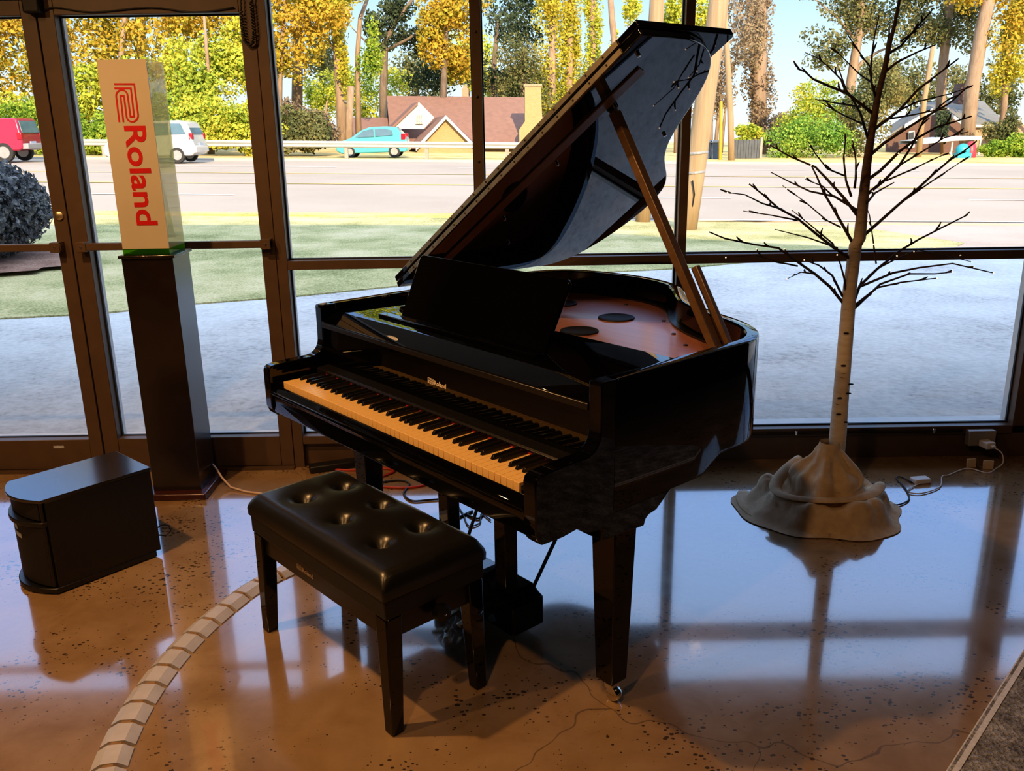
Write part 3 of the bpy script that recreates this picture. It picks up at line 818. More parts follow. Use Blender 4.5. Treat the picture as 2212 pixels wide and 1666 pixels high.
# clipped bush by the door
bc = (-6.95, 11.0, ground(-6.95, 11)+1.02)
r = empty('clipped_bush', (-6.95, 11.0, ground(-6.95, 11)), 0, 'round clipped grey-green bush on the lawn at the left edge', 'bush')
leaf_object('foliage', [((0, 0, .66), (1.08, 1.08, .64))], 24000, .075, LEAF['grey'], 60, r, shell=.86)
MB().lathe([(.7, .12), (.92, .4), (.95, .7), (.75, 1.02), (.2, 1.2)], 24).build('inner_twigs', M['bark_grey'], r)
MB().tube([(0, 0, 0), (0, 0, .5)], .08).build('stem', M['bark_grey'], r)

# ------------------------------------------------------------------ houses
def pt(px, py, Y): return at(px, py, Y)
def plane_poly(name, pix, Y, mat, parent, thick=.1):
    """flat polygon of photo pixels standing at depth Y"""
    ps = [at(a, b, Y) for a, b in pix]
    o0 = parent.location
    return MB().prism([(p.x-o0.x, p.z-o0.z) for p in ps], 1, Y-o0.y, Y+thick-o0.y).build(name, mat, parent)
def slope_poly(name, pix, mat, parent):
    """sloping roof face: (px, py, Y) corners"""
    o0 = Vector(parent.location)
    ps = [at(*q)-o0 for q in pix]
    lo = [p-Vector((0, 0, .15)) for p in ps]
    n = len(ps)
    return MB().add(ps+lo, [tuple(range(n)), tuple(range(2*n-1, n-1, -1))]+[(i, n+i, n+(i+1) % n, (i+1) % n) for i in range(n)]).build(name, mat, parent)

b0 = at(1000, 345, 60); b0.z = ground(b0.x, 60)
hs = empty('brick_house', b0, 0, 'tan brick house with red-brown roof and white gable across the road', 'house')
slope_poly('roof', [(835, 207, 66), (1140, 210, 66), (1150, 314, 60), (845, 318, 60)], M['roof_red'], hs)
slope_poly('roof_wing', [(752, 253, 65), (850, 254, 65), (856, 312, 60), (762, 312, 60)], M['roof_red'], hs)
slope_poly('roof_wing', [(1165, 252, 65), (1260, 254, 65), (1270, 316, 60.5), (1165, 314, 60.5)], M['roof_red'], hs)
plane_poly('wall', [(760, 312), (1275, 312), (1275, 345), (760, 345)], 60.6, M['brick_tan'], hs)
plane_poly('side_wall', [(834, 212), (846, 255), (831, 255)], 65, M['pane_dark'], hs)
# white dormer gable
g1 = plane_poly('dormer_gable', [(905, 221), (938, 254), (916, 278), (841, 278)], 59.5, M['siding_white'], hs, .12)
slope_poly('dormer_roof', [(903, 220, 59.3), (890, 224, 63.5), (836, 277, 61.5), (841, 279, 59.3)], M['roof_red'], hs)
wn = plane_poly('window', [(897, 245), (913, 245), (913, 268), (897, 268)], 59.35, M['trim_white'], hs, .05)
o0 = wn.parent.location
for i in range(3):
    for j in range(4):
        p = at(899.2+i*4.7, 248+j*5.2, 59.3)
        q = at(902.4+i*4.7, 252+j*5.2, 59.3)
        MB().box(p.x-o0.x, q.x-o0.x, 59.3-o0.y, 59.34-o0.y, q.z-o0.z, p.z-o0.z).build('window_pane', M['pane_light'], wn)
# brick front gable
plane_poly('front_gable', [(964, 252), (1022, 309), (1022, 345), (900, 345), (900, 318)], 57.6, M['brick_tan'], hs, .15)
slope_poly('gable_roof', [(963, 249, 57.3), (940, 254, 62), (884, 316, 59), (899, 318, 57.3)], M['roof_red'], hs)
slope_poly('gable_roof', [(963, 249, 57.3), (966, 254, 62), (1030, 312, 60), (1024, 312, 57.3)], M['roof_red'], hs)
mb = MB()
for a, b in (((898, 318), (963, 249)), ((963, 249), (1024, 311))):
    pa, pb = at(*a, 57.25)-Vector(o0), at(*b, 57.25)-Vector(o0)
    d = Vector((0, 0, -.24))
    mb.add([pa, pb, pb+d, pa+d, pa+Vector((0, .1, 0)), pb+Vector((0, .1, 0)), pb+d+Vector((0, .1, 0)), pa+d+Vector((0, .1, 0))], [(0, 1, 2, 3), (7, 6, 5, 4), (0, 4, 5, 1), (3, 2, 6, 7)])
mb.build('gable_trim', M['trim_white'], hs)
plane_poly('eave_trim', [(1045, 312), (1126, 312), (1126, 317), (1045, 318)], 59.7, M['trim_white'], hs, .1)
for a, b in ((944, 958), (986, 994), (1047, 1062), (1084, 1108)):
    plane_poly('basement_vent', [(a, 333), (b, 333), (b, 342), (a, 342)], 57.45 if a < 1020 else 60.5, M['trim_white'], hs, .06)
# chimneys
cp = at(1152, 345, 59.2); ct = at(1152, 187, 59.2)
o0 = Vector(hs.location)
cw = .62
chn = MB().prism([(-.9, cp.z), (.62, cp.z), (.6, at(1152, 262, 59.2).z), (.52, ct.z), (-.5, ct.z), (-.52, at(1152, 262, 59.2).z), (-.9, at(1152, 280, 59.2).z)], 1, 0, .9)
chn.xf(Matrix.Translation((cp.x-o0.x, 59.2-o0.y, -o0.z))).build('chimney', M['brick_tan'], hs)
MB().box(-.58, .60, -.06, .96, 0, .14, Matrix.Translation((cp.x-o0.x, 59.2-o0.y, ct.z-o0.z))).build('chimney_cap', M['brick_pink'], hs)
p = at(1005, 200, 66.5)
MB().box(-.24, .24, -.2, .2, -.5, .3, Matrix.Translation(p-o0)).box(-.15, .15, -.15, .15, .3, .5, Matrix.Translation(p-o0)).build('roof_vent', M['brick_pink'], hs)

# grey-roofed house on the right
b0 = at(2060, 335, 66); b0.z = ground(b0.x, 66)
h2 = empty('grey_roofed_house', b0, 0, 'dark brick house with grey shingle roof behind the birch twigs', 'house')
slope_poly('roof', [(2062, 217, 75), (2125, 218, 75), (2176, 271, 66.5), (2095, 272, 66.5), (2047, 237, 69)], M['roof_grey'], h2)
slope_poly('roof', [(2062, 217, 75), (2047, 237, 69), (1985, 232, 70), (2005, 220, 75)], M['roof_grey'], h2)
plane_poly('gable_wall', [(2047, 238), (2094, 274), (2094, 330), (1915, 330), (1915, 300), (1960, 268)], 67.2, M['brick_red'], h2, .2)
slope_poly('porch_roof', [(2016, 232, 68), (1955, 268, 66.5), (1925, 288, 66.5), (1922, 272, 71), (1990, 226, 73)], M['roof_grey'], h2)
plane_poly('front_wall', [(2092, 272), (2176, 271), (2176, 325), (2092, 328)], 66.8, M['brick_pink'], h2, .2)
plane_poly('eave_trim', [(2094, 270), (2178, 269), (2178, 273), (2094, 274)], 66.4, M['trim_white'], h2, .1)
plane_poly('side_gable', [(2204, 254), (2182, 284), (2182, 325), (2235, 325), (2235, 290)], 64, M['brick_pink'], h2, .2)
slope_poly('side_roof', [(2204, 251, 63.7), (2176, 250, 68), (2160, 272, 67), (2181, 283, 63.7)], M['roof_grey'], h2)
mb = MB(); o0 = Vector(h2.location)
for a, b in (((2016, 233), (1955, 269)), ((2047, 238), (2094, 274)), ((2204, 252), (2181, 283)), ((2204, 252), (2237, 290))):
    Yy = 66.2 if a[0] < 2100 else 63.6
    pa, pb = at(*a, Yy)-o0, at(*b, Yy)-o0; d = Vector((0, 0, -.25)); e = Vector((0, .1, 0))
    mb.add([pa, pb, pb+d, pa+d, pa+e, pb+e, pb+d+e, pa+d+e], [(0, 1, 2, 3), (7, 6, 5, 4), (0, 4, 5, 1), (3, 2, 6, 7)])
mb.build('gable_trim', M['trim_white'], h2)
MB().box(-.55, .55, -.5, .5, -1.5, 1.2, Matrix.Translation(at(2079, 215, 73)-o0)).build('chimney', M['brick_red'], h2)
w2 = plane_poly('window', [(1963, 284), (1976, 282), (1976, 318), (1963, 320)], 66.9, M['trim_white'], h2, .1)
plane_poly('window_pane', [(1965, 287), (1974, 285), (1974, 300), (1965, 301)], 66.8, M['pane_dark'], h2, .05)
p0 = at(1990, 302, 60); p1 = at(2120, 296, 60)
cpn = empty('carport', ((p0.x+p1.x)/2, 61, ground(p1.x, 61)), 0, 'low flat white carport beside the grey-roofed house', 'carport')
o0 = Vector(cpn.location)
ps = [at(1985, 305, 60)-o0, at(2058, 297, 60)-o0, at(2121, 294, 60)-o0]
mb = MB()
for a, b in zip(ps, ps[1:]):
    e = Vector((0, 3, 0)); d = Vector((0, 0, -.22))
    mb.add([a, b, b+d, a+d, a+e, b+e, b+d+e, a+d+e], [(0, 1, 2, 3), (7, 6, 5, 4), (0, 4, 5, 1), (3, 2, 6, 7)])
mb.build('roof', M['trim_white'], cpn)
for px in (1990, 2058, 2118):
    p = at(px, 300, 60.3)-o0
    MB().box(p.x-.05, p.x+.05, p.y-.05, p.y+.05, 0.05, p.z-.05).build('post', M['trim_white'], cpn)
# play things on the lawn over there
tp = at(2080, 322, 54)
o = MB().sphere((0, 0, .42), .42, 14, 10, (1, .8, 1)).box(-.4, .4, -.3, .3, .0, .3).build('play_ball', M['toy_blue'], smooth='auto')
o.location = (tp.x, 54, ground(tp.x, 54)+.1); tag(o, 'small cyan play shape on the grass before the hedge', 'toy')
tp = at(2096, 322, 55)
o = MB().lathe([(.35, 0), (.38, .3), (.3, .7), (.12, .95)], 14).build('play_tent', M['toy_red'], smooth='auto')
o.location = (tp.x, 55, ground(tp.x, 55)+.1); tag(o, 'small pinkish-red play shape on the grass beside the cyan one', 'toy')

# ------------------------------------------------------------------ guard rail
gr = empty('guard_rail', (-10, 45.2, ground(-10, 45.2)), 0, 'long galvanised guard rail along the far side of the road', 'guard rail')
o0 = Vector(gr.location)
gx = [-48+i*2.0 for i in range(28)]
prof = [(0, .52), (-.06, .56), (-.06, .62), (0, .67), (-.06, .72), (-.06, .79), (0, .83), (.02, .83), (.02, .52)]
rows = [[(x-o0.x, p[0]-.12, ground(x, 45.2)+.12+p[1]-o0.z) for p in prof] for x in gx]
MB().loft(rows, close=True).build('rail_beam', M['rail_steel'], gr)
for x in gx[::2]:
    z = ground(x, 45.2)-o0.z
    MB().box(x-o0.x-.09, x-o0.x+.09, -.10, .08, z, z+.9).build('post', M['post_wood'], gr)

# ------------------------------------------------------------------ cars
def car(name, label, loc, heading, body, glass_side, L, W, paint, wheels, wr, roof_in=.16, lights=(), rear_win=None, bumper=None, arch=None):
    """side profile (x along the car, nose at x=0, z up); heading: nose direction angle"""
    r = empty(name, loc, heading, label, 'car')
    n = len(body)
    h0 = min(z for x, z in body)
    def half(z):          # tumblehome
        zb = .55*max(q[1] for q in body)
        t = max(0, (z-zb)/(max(q[1] for q in body)-zb))
        return W/2-roof_in*t**1.2
    Lr = [(x-L/2, -half(z), z) for x, z in body]; Rr = [(x-L/2, half(z), z) for x, z in body]
    mb = MB().add(Lr+Rr, [tuple(range(n)), tuple(range(2*n-1, n-1, -1))]+[(i, (i+1) % n, n+(i+1) % n, n+i) for i in range(n)])
    mb.build('body', paint, r, bevel=.06, seg=3)
    for poly in glass_side:
        for s in (-1, 1):
            vs = [(x-L/2, s*(half(z)+.012), z) for x, z in poly]
            vs2 = [(x-L/2, s*(half(z)-.02), z) for x, z in poly]
            k = len(vs)
            MB().add(vs+vs2, [tuple(range(k)), tuple(range(2*k-1, k-1, -1))]+[(i, (i+1) % k, k+(i+1) % k, k+i) for i in range(k)]).build('side_window', M['car_glass'], r)
    if rear_win:
        (xa, za), (xb, zb) = rear_win
        k = .13
        vs = [(xa-L/2+.02, -half(za)+k, za), (xa-L/2+.02, half(za)-k, za), (xb-L/2+.03, half(zb)-k, zb), (xb-L/2+.03, -half(zb)+k, zb)]
        MB().add(vs+[(v[0]-.04, v[1], v[2]) for v in vs], [(0, 1, 2, 3), (7, 6, 5, 4), (0, 4, 5, 1), (1, 5, 6, 2), (2, 6, 7, 3), (3, 7, 4, 0)]).build('rear_window', M['car_glass'], r)
    for wx in wheels:
        for s in (-1, 1):
            Mx = Matrix.Translation((wx-L/2, s*(W/2-.10), wr)) @ Matrix.Rotation(pi/2, 4, 'X')
            w_ = MB().lathe([(wr*.6, -.11), (wr*.95, -.11), (wr, -.08), (wr, .08), (wr*.95, .11), (wr*.6, .11)], 22, Mx).build('wheel', M['tyre'], r, smooth='auto')
            MB().lathe([(.03, -.115), (wr*.6, -.12), (wr*.62, .12), (.03, .115)], 16, Mx).build('hub', M['wheel'], w_, smooth='auto')
    for (x0, x1, z0, z1, m_) in lights:
        for s in (-1, 1):
            a, b = sorted((s*(half((z0+z1)/2)-.18), s*(half((z0+z1)/2)+.02)))
            MB().box(x0-L/2, x1-L/2, a, b, z0, z1).build('tail_light', M[m_], r, bevel=.02)
    if bumper:
        x0, x1, z0, z1, m_ = bumper
        MB().box(x0-L/2, x1-L/2, -W/2+.04, W/2-.04, z0, z1).build('bumper', M[m_], r, bevel=.04)
        MB().box(L/2-.01, L/2+.015, -.26, .26, .72, .84).build('licence_plate', M['label_grey'], r)
    return r

hx = at(809, 345, 47.4)
car('hatchback', 'small turquoise hatchback parked behind the guard rail', (hx.x, 47.4, ground(hx.x, 47.4)+.1), 0,
    [(.02, .35), (.0, .62), (.12, .80), (.75, .98), (1.35, 1.38), (1.75, 1.52), (2.6, 1.55), (3.15, 1.50), (3.45, 1.10), (3.62, .95), (3.66, .55), (3.6, .28), (.3, .22)],
    [[(1.0, 1.02), (1.45, 1.34), (1.95, 1.44), (1.98, 1.05)], [(2.05, 1.05), (2.03, 1.44), (2.55, 1.44), (2.9, 1.35), (2.95, 1.12)]], 3.66, 1.6, M['car_teal'], (.68, 2.98), .30,
    lights=[(3.36, 3.58, .88, 1.18, 'tail_red')], rear_win=((3.12, 1.46), (3.44, 1.14)), bumper=(3.5, 3.70, .34, .55, 'car_teal'))
vx = at(437, 347, 40.2)
L = 3.9
car('minivan', 'white minivan driving on the road, partly hidden by the sign', (vx.x-L/2, 40.2, ground(vx.x-L/2, 40.2)+.04), .035,
    [(x*L/4.8, z) for x, z in [(.02, .4), (0, .7), (.3, .95), (1.05, 1.10), (1.75, 1.68), (2.2, 1.76), (4.1, 1.78), (4.45, 1.70), (4.66, 1.25), (4.72, .95), (4.8, .75), (4.78, .42), (4.6, .3), (.3, .28)]],
    [[(x*L/4.8, z) for x, z in q_] for q_ in [[(1.45, 1.16), (1.85, 1.62), (2.5, 1.66), (2.5, 1.18)], [(2.58, 1.18), (2.58, 1.66), (3.5, 1.66), (3.5, 1.18)], [(3.6, 1.2), (3.6, 1.66), (4.15, 1.64), (4.4, 1.22)]]], L, 1.95, M['car_white'], (.80, 3.12), .33,
    lights=[(3.70, 3.855, .98, 1.24, 'tail_red')], rear_win=((3.60, 1.66), (3.79, 1.2)), bumper=(3.75, 3.96, .42, .72, 'car_white'))
sx = at(76, 347, 39.8)
L = 4.4
car('sport_utility_car', 'red off-road car driving at the far left of the road', (sx.x-L/2, 39.8, ground(sx.x-L/2, 39.8)+.04), .035,
    [(.02, .5), (0, .95), (.1, 1.05), (1.35, 1.12), (1.7, 1.72), (2.0, 1.80), (4.1, 1.82), (4.25, 1.74), (4.36, 1.15), (4.4, 1.0), (4.38, .55), (4.2, .46), (.3, .42)],
    [[(1.6, 1.16), (1.85, 1.66), (2.5, 1.68), (2.5, 1.18)], [(2.58, 1.18), (2.58, 1.68), (3.4, 1.68), (3.4, 1.18)]], L, 1.85, M['car_red'], (.85, 3.55), .40, roof_in=.1,
    lights=[(4.2, 4.40, .92, 1.2, 'tail_red')], rear_win=((4.26, 1.70), (4.37, 1.2)), bumper=(4.28, 4.6, .52, .76, 'bumper'))

# ------------------------------------------------------------------ poles, bins, fence
def pole(label, pts, Y, rads, extras=()):
    b = at(pts[0][0], pts[0][1], Y); b.z = ground(b.x, Y)
    r = empty('utility_pole', b, 0, label, 'utility pole')
    ps = [at(a, c, Y+dy)-b for a, c, dy in pts]; ps[0].z = -.05
    MB().tube(ps, rads, 16).build('shaft', M['pole_wood'], r, smooth=True)
    return r, b

r, b = pole('thick leaning wooden pole rising behind the piano lid corner', [(1482, 500, 0), (1500, 380, 0), (1545, 60, 0), (1580, -190, 0)], 15.0, [.175, .17, .16, .15])
for py, pxx in ((330, 1506), (372, 1500)):
    p = at(pxx, py, 15)-b
    MB().lathe([(.178, -.02), (.184, -.012), (.184, .012), (.178, .02)], 18, Matrix.Translation(p) @ Matrix.Rotation(-.08, 4, 'Y')).build('strap', M['bumper'], r)
MB().tube([at(1496, 390, 14.8)-b, at(1500, 420, 14.8)-b, at(1494, 455, 14.85)-b, at(1484, 470, 14.85)-b], .012, 6).build('loose_cable', M['rubber'], r)
pole('upright tan wooden pole left of the window mullion', [(1388, 490, 0), (1398, 330, 0), (1416, 60, 0), (1430, -180, 0)], 16.2, [.14, .135, .13, .12])
pole('thin pale utility pole right of the rubbish bins', [(1580, 352, 0), (1578, 250, 0), (1570, 100, 0), (1560, -80, 0)], 47, [.17, .16, .14, .12])
pole('yellow-green leaning pole in front of the grey-roofed house', [(1985, 330, 0), (1996, 220, 0), (2012, 120, 0), (2016, 100, 0)], 55, [.17, .16, .14, .13])
p = at(1556, 345, 47.5)
ys_ = MB().lathe([(.07, 0), (.07, 2.4), (.05, 2.45), (.01, 2.46)], 12).build('marker_post', M['yellow_post'], smooth='auto')
ys_.location = (p.x, 47.5, ground(p.x, 47.5)+.1)
ys_.rotation_euler = (0, radians(-2), 0)
ys_.scale = (1.3, 1.3, 1.2)
tag(ys_, 'tall yellow marker sleeve between the bins and the thin pole', 'marker post')
for i, (px, lb, mt) in enumerate(((1524, 'left-hand rubbish bin with pale lid across the road', 'bin_pale'), (1542, 'right-hand rubbish bin beside the yellow marker', 'bin_pale'))):
    p = at(px, 345, 49)
    r = empty('rubbish_bin', (p.x, 49, ground(p.x, 49)+.1), 0, lb, 'bin')
    MB().prism([(-.2, 0), (.2, 0), (.27, .85), (-.27, .85)], 1, -.28, .28).build('body', M['bin_grey'], r, bevel=.02)
    MB().prism([(-.3, .85), (.3, .85), (.26, .98), (-.26, .98)], 1, -.33, .33).build('lid', M[mt], r, bevel=.02)
p = at(1606, 345, 50)
r = empty('fence_panel', (p.x, 50, ground(p.x, 50)+.1), radians(8), 'short grey board fence beside the thin pole', 'fence')
for i in range(11):
    x = -.85+i*.16
    MB().box(x, x+.145, -.02, .02, 0, 1.0).build('board', M['fence_grey'], r)
MB().box(.9, 1.04, -.07, .07, 0, 1.12).build('end_post', M['post_wood'], r)

# ================================================================== GRAND PIANO
KX, KY, KA = -.782656, 2.900527, radians(-49.4)
piano = empty('grand_piano', (KX, KY, 0), KA, 'black polished baby grand piano with its lid propped open', 'piano')
PU = 1.320      # right side
PL = -.085      # spine
RT, RZ = .040, .968
# plan of the case, from the right front round the tail to the left front
plan = [(PU+.0008, .238), (PU+.0008, .45), (PU+.0008, .65), (PU+.0008, .78), (1.304, .855), (1.262, .925), (1.195, .985), (1.11, 1.03), (1.01, 1.068), (.91, 1.115), (.81, 1.18), (.72, 1.265),
        (.64, 1.345), (.56, 1.40), (.46, 1.435), (.34, 1.45), (.20, 1.44), (.08, 1.41), (-.01, 1.36), (-.06, 1.28), (PL-.0008, 1.17), (PL-.0008, .9), (PL-.0008, .6), (PL-.0008, .238)]


def smooth_line(pts, k=4):
    P = [Vector((a, b, 0)) for a, b in pts]
    out = []
    for i in range(len(P)-1):
        p0, p1, p2, p3 = P[max(i-1, 0)], P[i], P[i+1], P[min(i+2, len(P)-1)]
        for j in range(k):
            t = j/k
            q = .5*((2*p1)+(p2-p0)*t+(2*p0-5*p1+4*p2-p3)*t*t+(3*p1-p0-3*p2+p3)*t**3)
            out.append((q.x, q.y))
    out.append(pts[-1])
    return out


def offset(pts, d):
    out = []
    for i, p in enumerate(pts):
        a = Vector(pts[max(i-1, 0)]); b = Vector(pts[min(i+1, len(pts)-1)])
        t = (b-a).normalized()
        out.append((p[0]-t.y*d, p[1]+t.x*d))      # to the left of the direction = inwards
    return out

outl = smooth_line(plan, 4)
inl = offset(outl, RT)


def zbot(v):
    if v < .60: return .611
    t = min((v-.60)/.09, 1)
    return .611+.047*(t*t*(3-2*t))

rows = []
for (a, b), (c, d) in zip(outl, inl):
    zb = zbot(b); e = .012
    ox, oy = a-(a-c)*.12, b-(b-d)*.12
    rows.append([(a, b, zb+e), (a, b, RZ-.006), (a-(a-c)*.05, b-(b-d)*.05, RZ-.0015), (ox, oy, RZ), (c+(a-c)*.12, d+(b-d)*.12, RZ), (c, d, RZ-.006), (c, d, zb), (ox, oy, zb)])
mb = MB().loft(rows, close=True)
nn = len(rows[0]); m0 = (len(rows)-1)*nn
mb.f.append(tuple(range(nn))); mb.f.append(tuple(m0+i for i in reversed(range(nn))))
mb.build('rim', M['ebony'], piano, smooth='auto', angle=35)

# cheeks: arm, concave sweep and front post in one board each side
def cheek(u0, u1):
    p = [(-.010, .606), (-.022, .618), (-.030, .64), (-.030, .765), (-.026, .778), (-.014, .7855), (.0, .787), (.095, .7905)]
    cx, cz, rr = .137, .8475, .0525
    for i in range(9):
        a = -pi/2 + (pi/2)*i/8
        p.append((.135+.0525*cos(a)+.0, .843+.0525*sin(a)))
    p += [(.1885, .90), (.1885, RZ-.006), (.193, RZ), (.25, RZ), (.25, .611), (.105, .609), (.06, .604)]
    o = MB().prism([(a, b) for a, b in p], 0, u0, u1).build('cheek', M['ebony'], piano, bevel=.006, seg=3)
    return o
cheek(PL, PL+.043); cheek(PU-.045, PU)
UL, UR = PL+.043, PU-.045
# key bed, bottom and key slip
MB().box(UL, UR, .0, .70, .622, .700).build('keybed', M['ebony_satin'], piano)
slip = [(-.008, .618), (-.020, .620), (-.022, .626), (-.022, .676), (-.029, .682), (-.032, .690), (-.029, .698), (-.022, .702), (-.017, .708), (-.012, .7135), (-.006, .716), (-.004, .714), (-.004, .618)]
MB().prism(slip, 0, UL+.001, UR-.001).build('key_slip', M['ebony'], piano, bevel=.002, seg=2)
for a, b in ((UL, -.004), (1.2325, UR)):
    MB().box(a+.0015, b-.0015, .0, .152, .70, .731).build('key_block', M['ebony'], piano, bevel=.002)
# keys
pitch = 1.2277/52
wk = MB().box(.0005, pitch-.0006, .001, .152, .706, .735).build('white_key', M['key_white'], piano, bevel=.0012, seg=2)
bk0 = [(-.0055, .0, 0), (.0055, .0, 0)]
mbk = MB().add([(-.0058, 0, .7345), (.0058, 0, .7345), (.0058, .096, .7345), (-.0058, .096, .7345), (-.0043, .006, .7465), (.0043, .006, .7465), (.0045, .096, .7475), (-.0045, .096, .7475)],
               [(3, 2, 1, 0), (4, 5, 6, 7), (0, 1, 5, 4), (1, 2, 6, 5), (2, 3, 7, 6), (3, 0, 4, 7)])
bk = mbk.build('black_key', M['key_black'], piano, bevel=.0012, seg=2)
bk.location = (pitch*1, .052, 0)
for i in range(1, 52):
    c = wk.copy(); c.location = (i*pitch, 0, 0); COL.objects.link(c); c.parent = piano
names = 'ABCDEFG'
shift = {'A': .0022, 'C': -.0022, 'D': .0022, 'F': -.0028, 'G': 0}
first = True
for i in range(51):
    nm = names[i % 7]
    if nm in 'BE': continue
    x = (i+1)*pitch+shift[nm]
    if first: bk.location.x = x; first = False; continue
    c = bk.copy(); c.location = (x, .052, 0); COL.objects.link(c); c.parent = piano
MB().box(-.004, 1.2325, .1485, .1525, .731, .7385).build('felt_strip', M['felt_red'], piano)
# fallboard assembly
MB().prism([(.153, .725), (.153, .744), (.158, .749), (.196, .752), (.205, .752), (.205, .725)], 0, UL+.001, UR-.001).build('name_rail', M['ebony_satin'], piano, bevel=.001)
fb = MB().prism([(.2, .752), (.206, .89), (.222, .89), (.216, .752)], 0, UL+.001, UR-.001).build('fallboard', M['ebony'], piano)
MB().prism([(.186, .889), (.186, .9055), (.1885, .907), (.222, .907), (.222, .889)], 0, UL+.001, UR-.001).build('fallboard_rail', M['ebony_satin'], piano, bevel=.0012)
# emblem and name on the fallboard
EMB1 = [(0, 0), (1, 0)]


def emblem_paths(n=10):
    """the two nested strokes of the maker's emblem: unit frame, x along the reading direction, y up; 1.0 high"""
    # sign coordinates measured on the sign: X right, Y down; reading direction is down there
    P1 = [(405, 628), (785, 628), (862, 1220)]
    for i in range(1, n):
        a = pi*i/n
        P1.append((752+110*cos(a)-4*i/n, 1224+120*sin(a)))
    P1 += [(640, 1230), (590, 850), (525, 850), (583, 1350)]
    P2 = [(413, 710), (722, 710), (785, 1245), (715, 1245), (662, 850)]
    for i in range(1, n):
        a = pi*i/n
        P2.append((552+108*cos(a), 850-110*sin(a)))
    P2 += [(443, 850), (505, 1350)]
    return P1, P2


def put_logo(parent, origin, xdir, ydir, h, mat, lift=.0006):
    """emblem followed by the name, cap height about h, in the plane of xdir / ydir"""
    X, Yv = Vector(xdir), Vector(ydir); Z = X.cross(Yv)
    O = Vector(origin)+Z*lift
    P1, P2 = emblem_paths()
    mb = MB()
    # untilt the measured strokes (they were read with a lean): x' = X - lean*(Y-628)
    for P in (P1, P2):
        q = [(y-628, x-405-.13*(y-628)) for x, y in P]
        s = h*1.12/400
        stroke(mb, [O+X*(a*s)+Yv*(b*s) for a, b in q], 30*s, Z)
    e = mb.build('emblem', mat, parent)
    t, x0, x1, y0, y1 = text_mb('Roland', .012)
    s = h/ .73
    off = 760*h*1.12/400
    t.v = [tuple(O+X*(off+(v[0]-x0)*s*1.04)+Yv*((v[1])*s)) for v in t.v]
    return t.build('lettering', mat, parent)

put_logo(fb, (.576, .2023, .811), (1, 0, 0), (0, .043, .999), .0155, M['gold_emit'], .0012)
# front of the top cover, the cover and its drop to the soundboard
MB().prism([(.188, .907), (.186, .910), (.255, .9385), (.262, .9405), (.584, .9405), (.590, .936), (.590, .870), (.222, .870), (.222, .907)], 0, UL+.001, UR-.001).build('music_shelf', M['ebony'], piano, bevel=.0015)
# soundboard
sb = [p for p in offset(outl, RT-.004) if p[1] > .57]
sb = [(UR+.0, .575)]+[p for p in sb]+[(UL, .575)]
MB().prism(sb, 2, .862, .876).build('soundboard', M['soundboard'], piano)
# inner ledge following the rim
led_o = offset(outl, RT-.001); led_i = offset(outl, RT+.022)
mb = MB()
rr = [[(a, b, .876), (a, b, .884), (c, d, .884), (c, d, .876)] for (a, b), (c, d) in zip(led_o, led_i) if b > .60]
mb.loft(rr, close=True).build('inner_ledge', M['ebony_satin'], piano)
MB().box(UL+.003, UR-.003, .06, .60, .604, .622).build('bottom_board', M['black_matte'], piano)
bt = [p for p in offset(outl, RT-.004) if p[1] > .65]
MB().prism(bt, 2, .672, .684).build('bottom_panel', M['black_matte'], piano)
for (a, b) in ((.545, 1.085), (.20, 1.13), (.605, .83), (.24, .82)):
    g = MB().lathe([(.068, .876), (.067, .881), (.058, .8825), (.054, .8805), (.001, .8805)], 40, Matrix.Translation((a, b, 0)))
    g.build('speaker_grille', M['cab_cloth'], piano, smooth='auto')
for (a, b) in ((.86, 1.03), (.99, .93), (.70, 1.17), (1.12, .80), (.40, 1.30), (.05, 1.25)):
    MB().lathe([(.008, .876), (.007, .8795), (.001, .880)], 12, Matrix.Translation((a, b, 0))).build('soundboard_screw', M['rubber'], piano)

# lid
LA = radians(34)
HU, HZ = PL, .982
lid_plan = [(-.085, .545), (-.085, 1.0), (-.085, 1.28), (-.075, 1.37), (-.03, 1.44), (.04, 1.485), (.14, 1.52), (.25, 1.535), (.35, 1.535), (.45, 1.515), (.54, 1.475), (.62, 1.405), (.69, 1.325), (.76, 1.25), (.85, 1.18),
            (.96, 1.12), (1.06, 1.075), (1.14, 1.035), (1.215, .985), (1.276, .925), (1.318, .855), (1.345, .77), (1.352, .66), (1.352, .545)]
lp = smooth_line(lid_plan[1:-1], 3)
lp = [(-.085, .545)]+lp+[(1.352, .545)]
TL = .021


def lidpt(a, b, h):
    s = a-HU
    return Vector((HU+s*cos(LA)-h*sin(LA), b, HZ+s*sin(LA)+h*cos(LA)))


def lid_prism(poly, h0, h1):
    n = len(poly)
    return MB().add([lidpt(a, b, h0) for a, b in poly]+[lidpt(a, b, h1) for a, b in poly],
                    [tuple(range(n-1, -1, -1)), tuple(range(n, 2*n))]+[(i, (i+1) % n, n+(i+1) % n, n+i) for i in range(n)])

lid = lid_prism(lp, 0, TL).build('lid', M['ebony_lid'], piano, bevel=.004, seg=3)
flap_poly = [(-.085, .547), (1.355, .547), (1.355, .955), (1.345, .968), (-.085, .968)]
lid_prism(flap_poly, TL+.004, TL+.004+TL).build('front_flap', M['ebony'], lid, bevel=.004, seg=3)
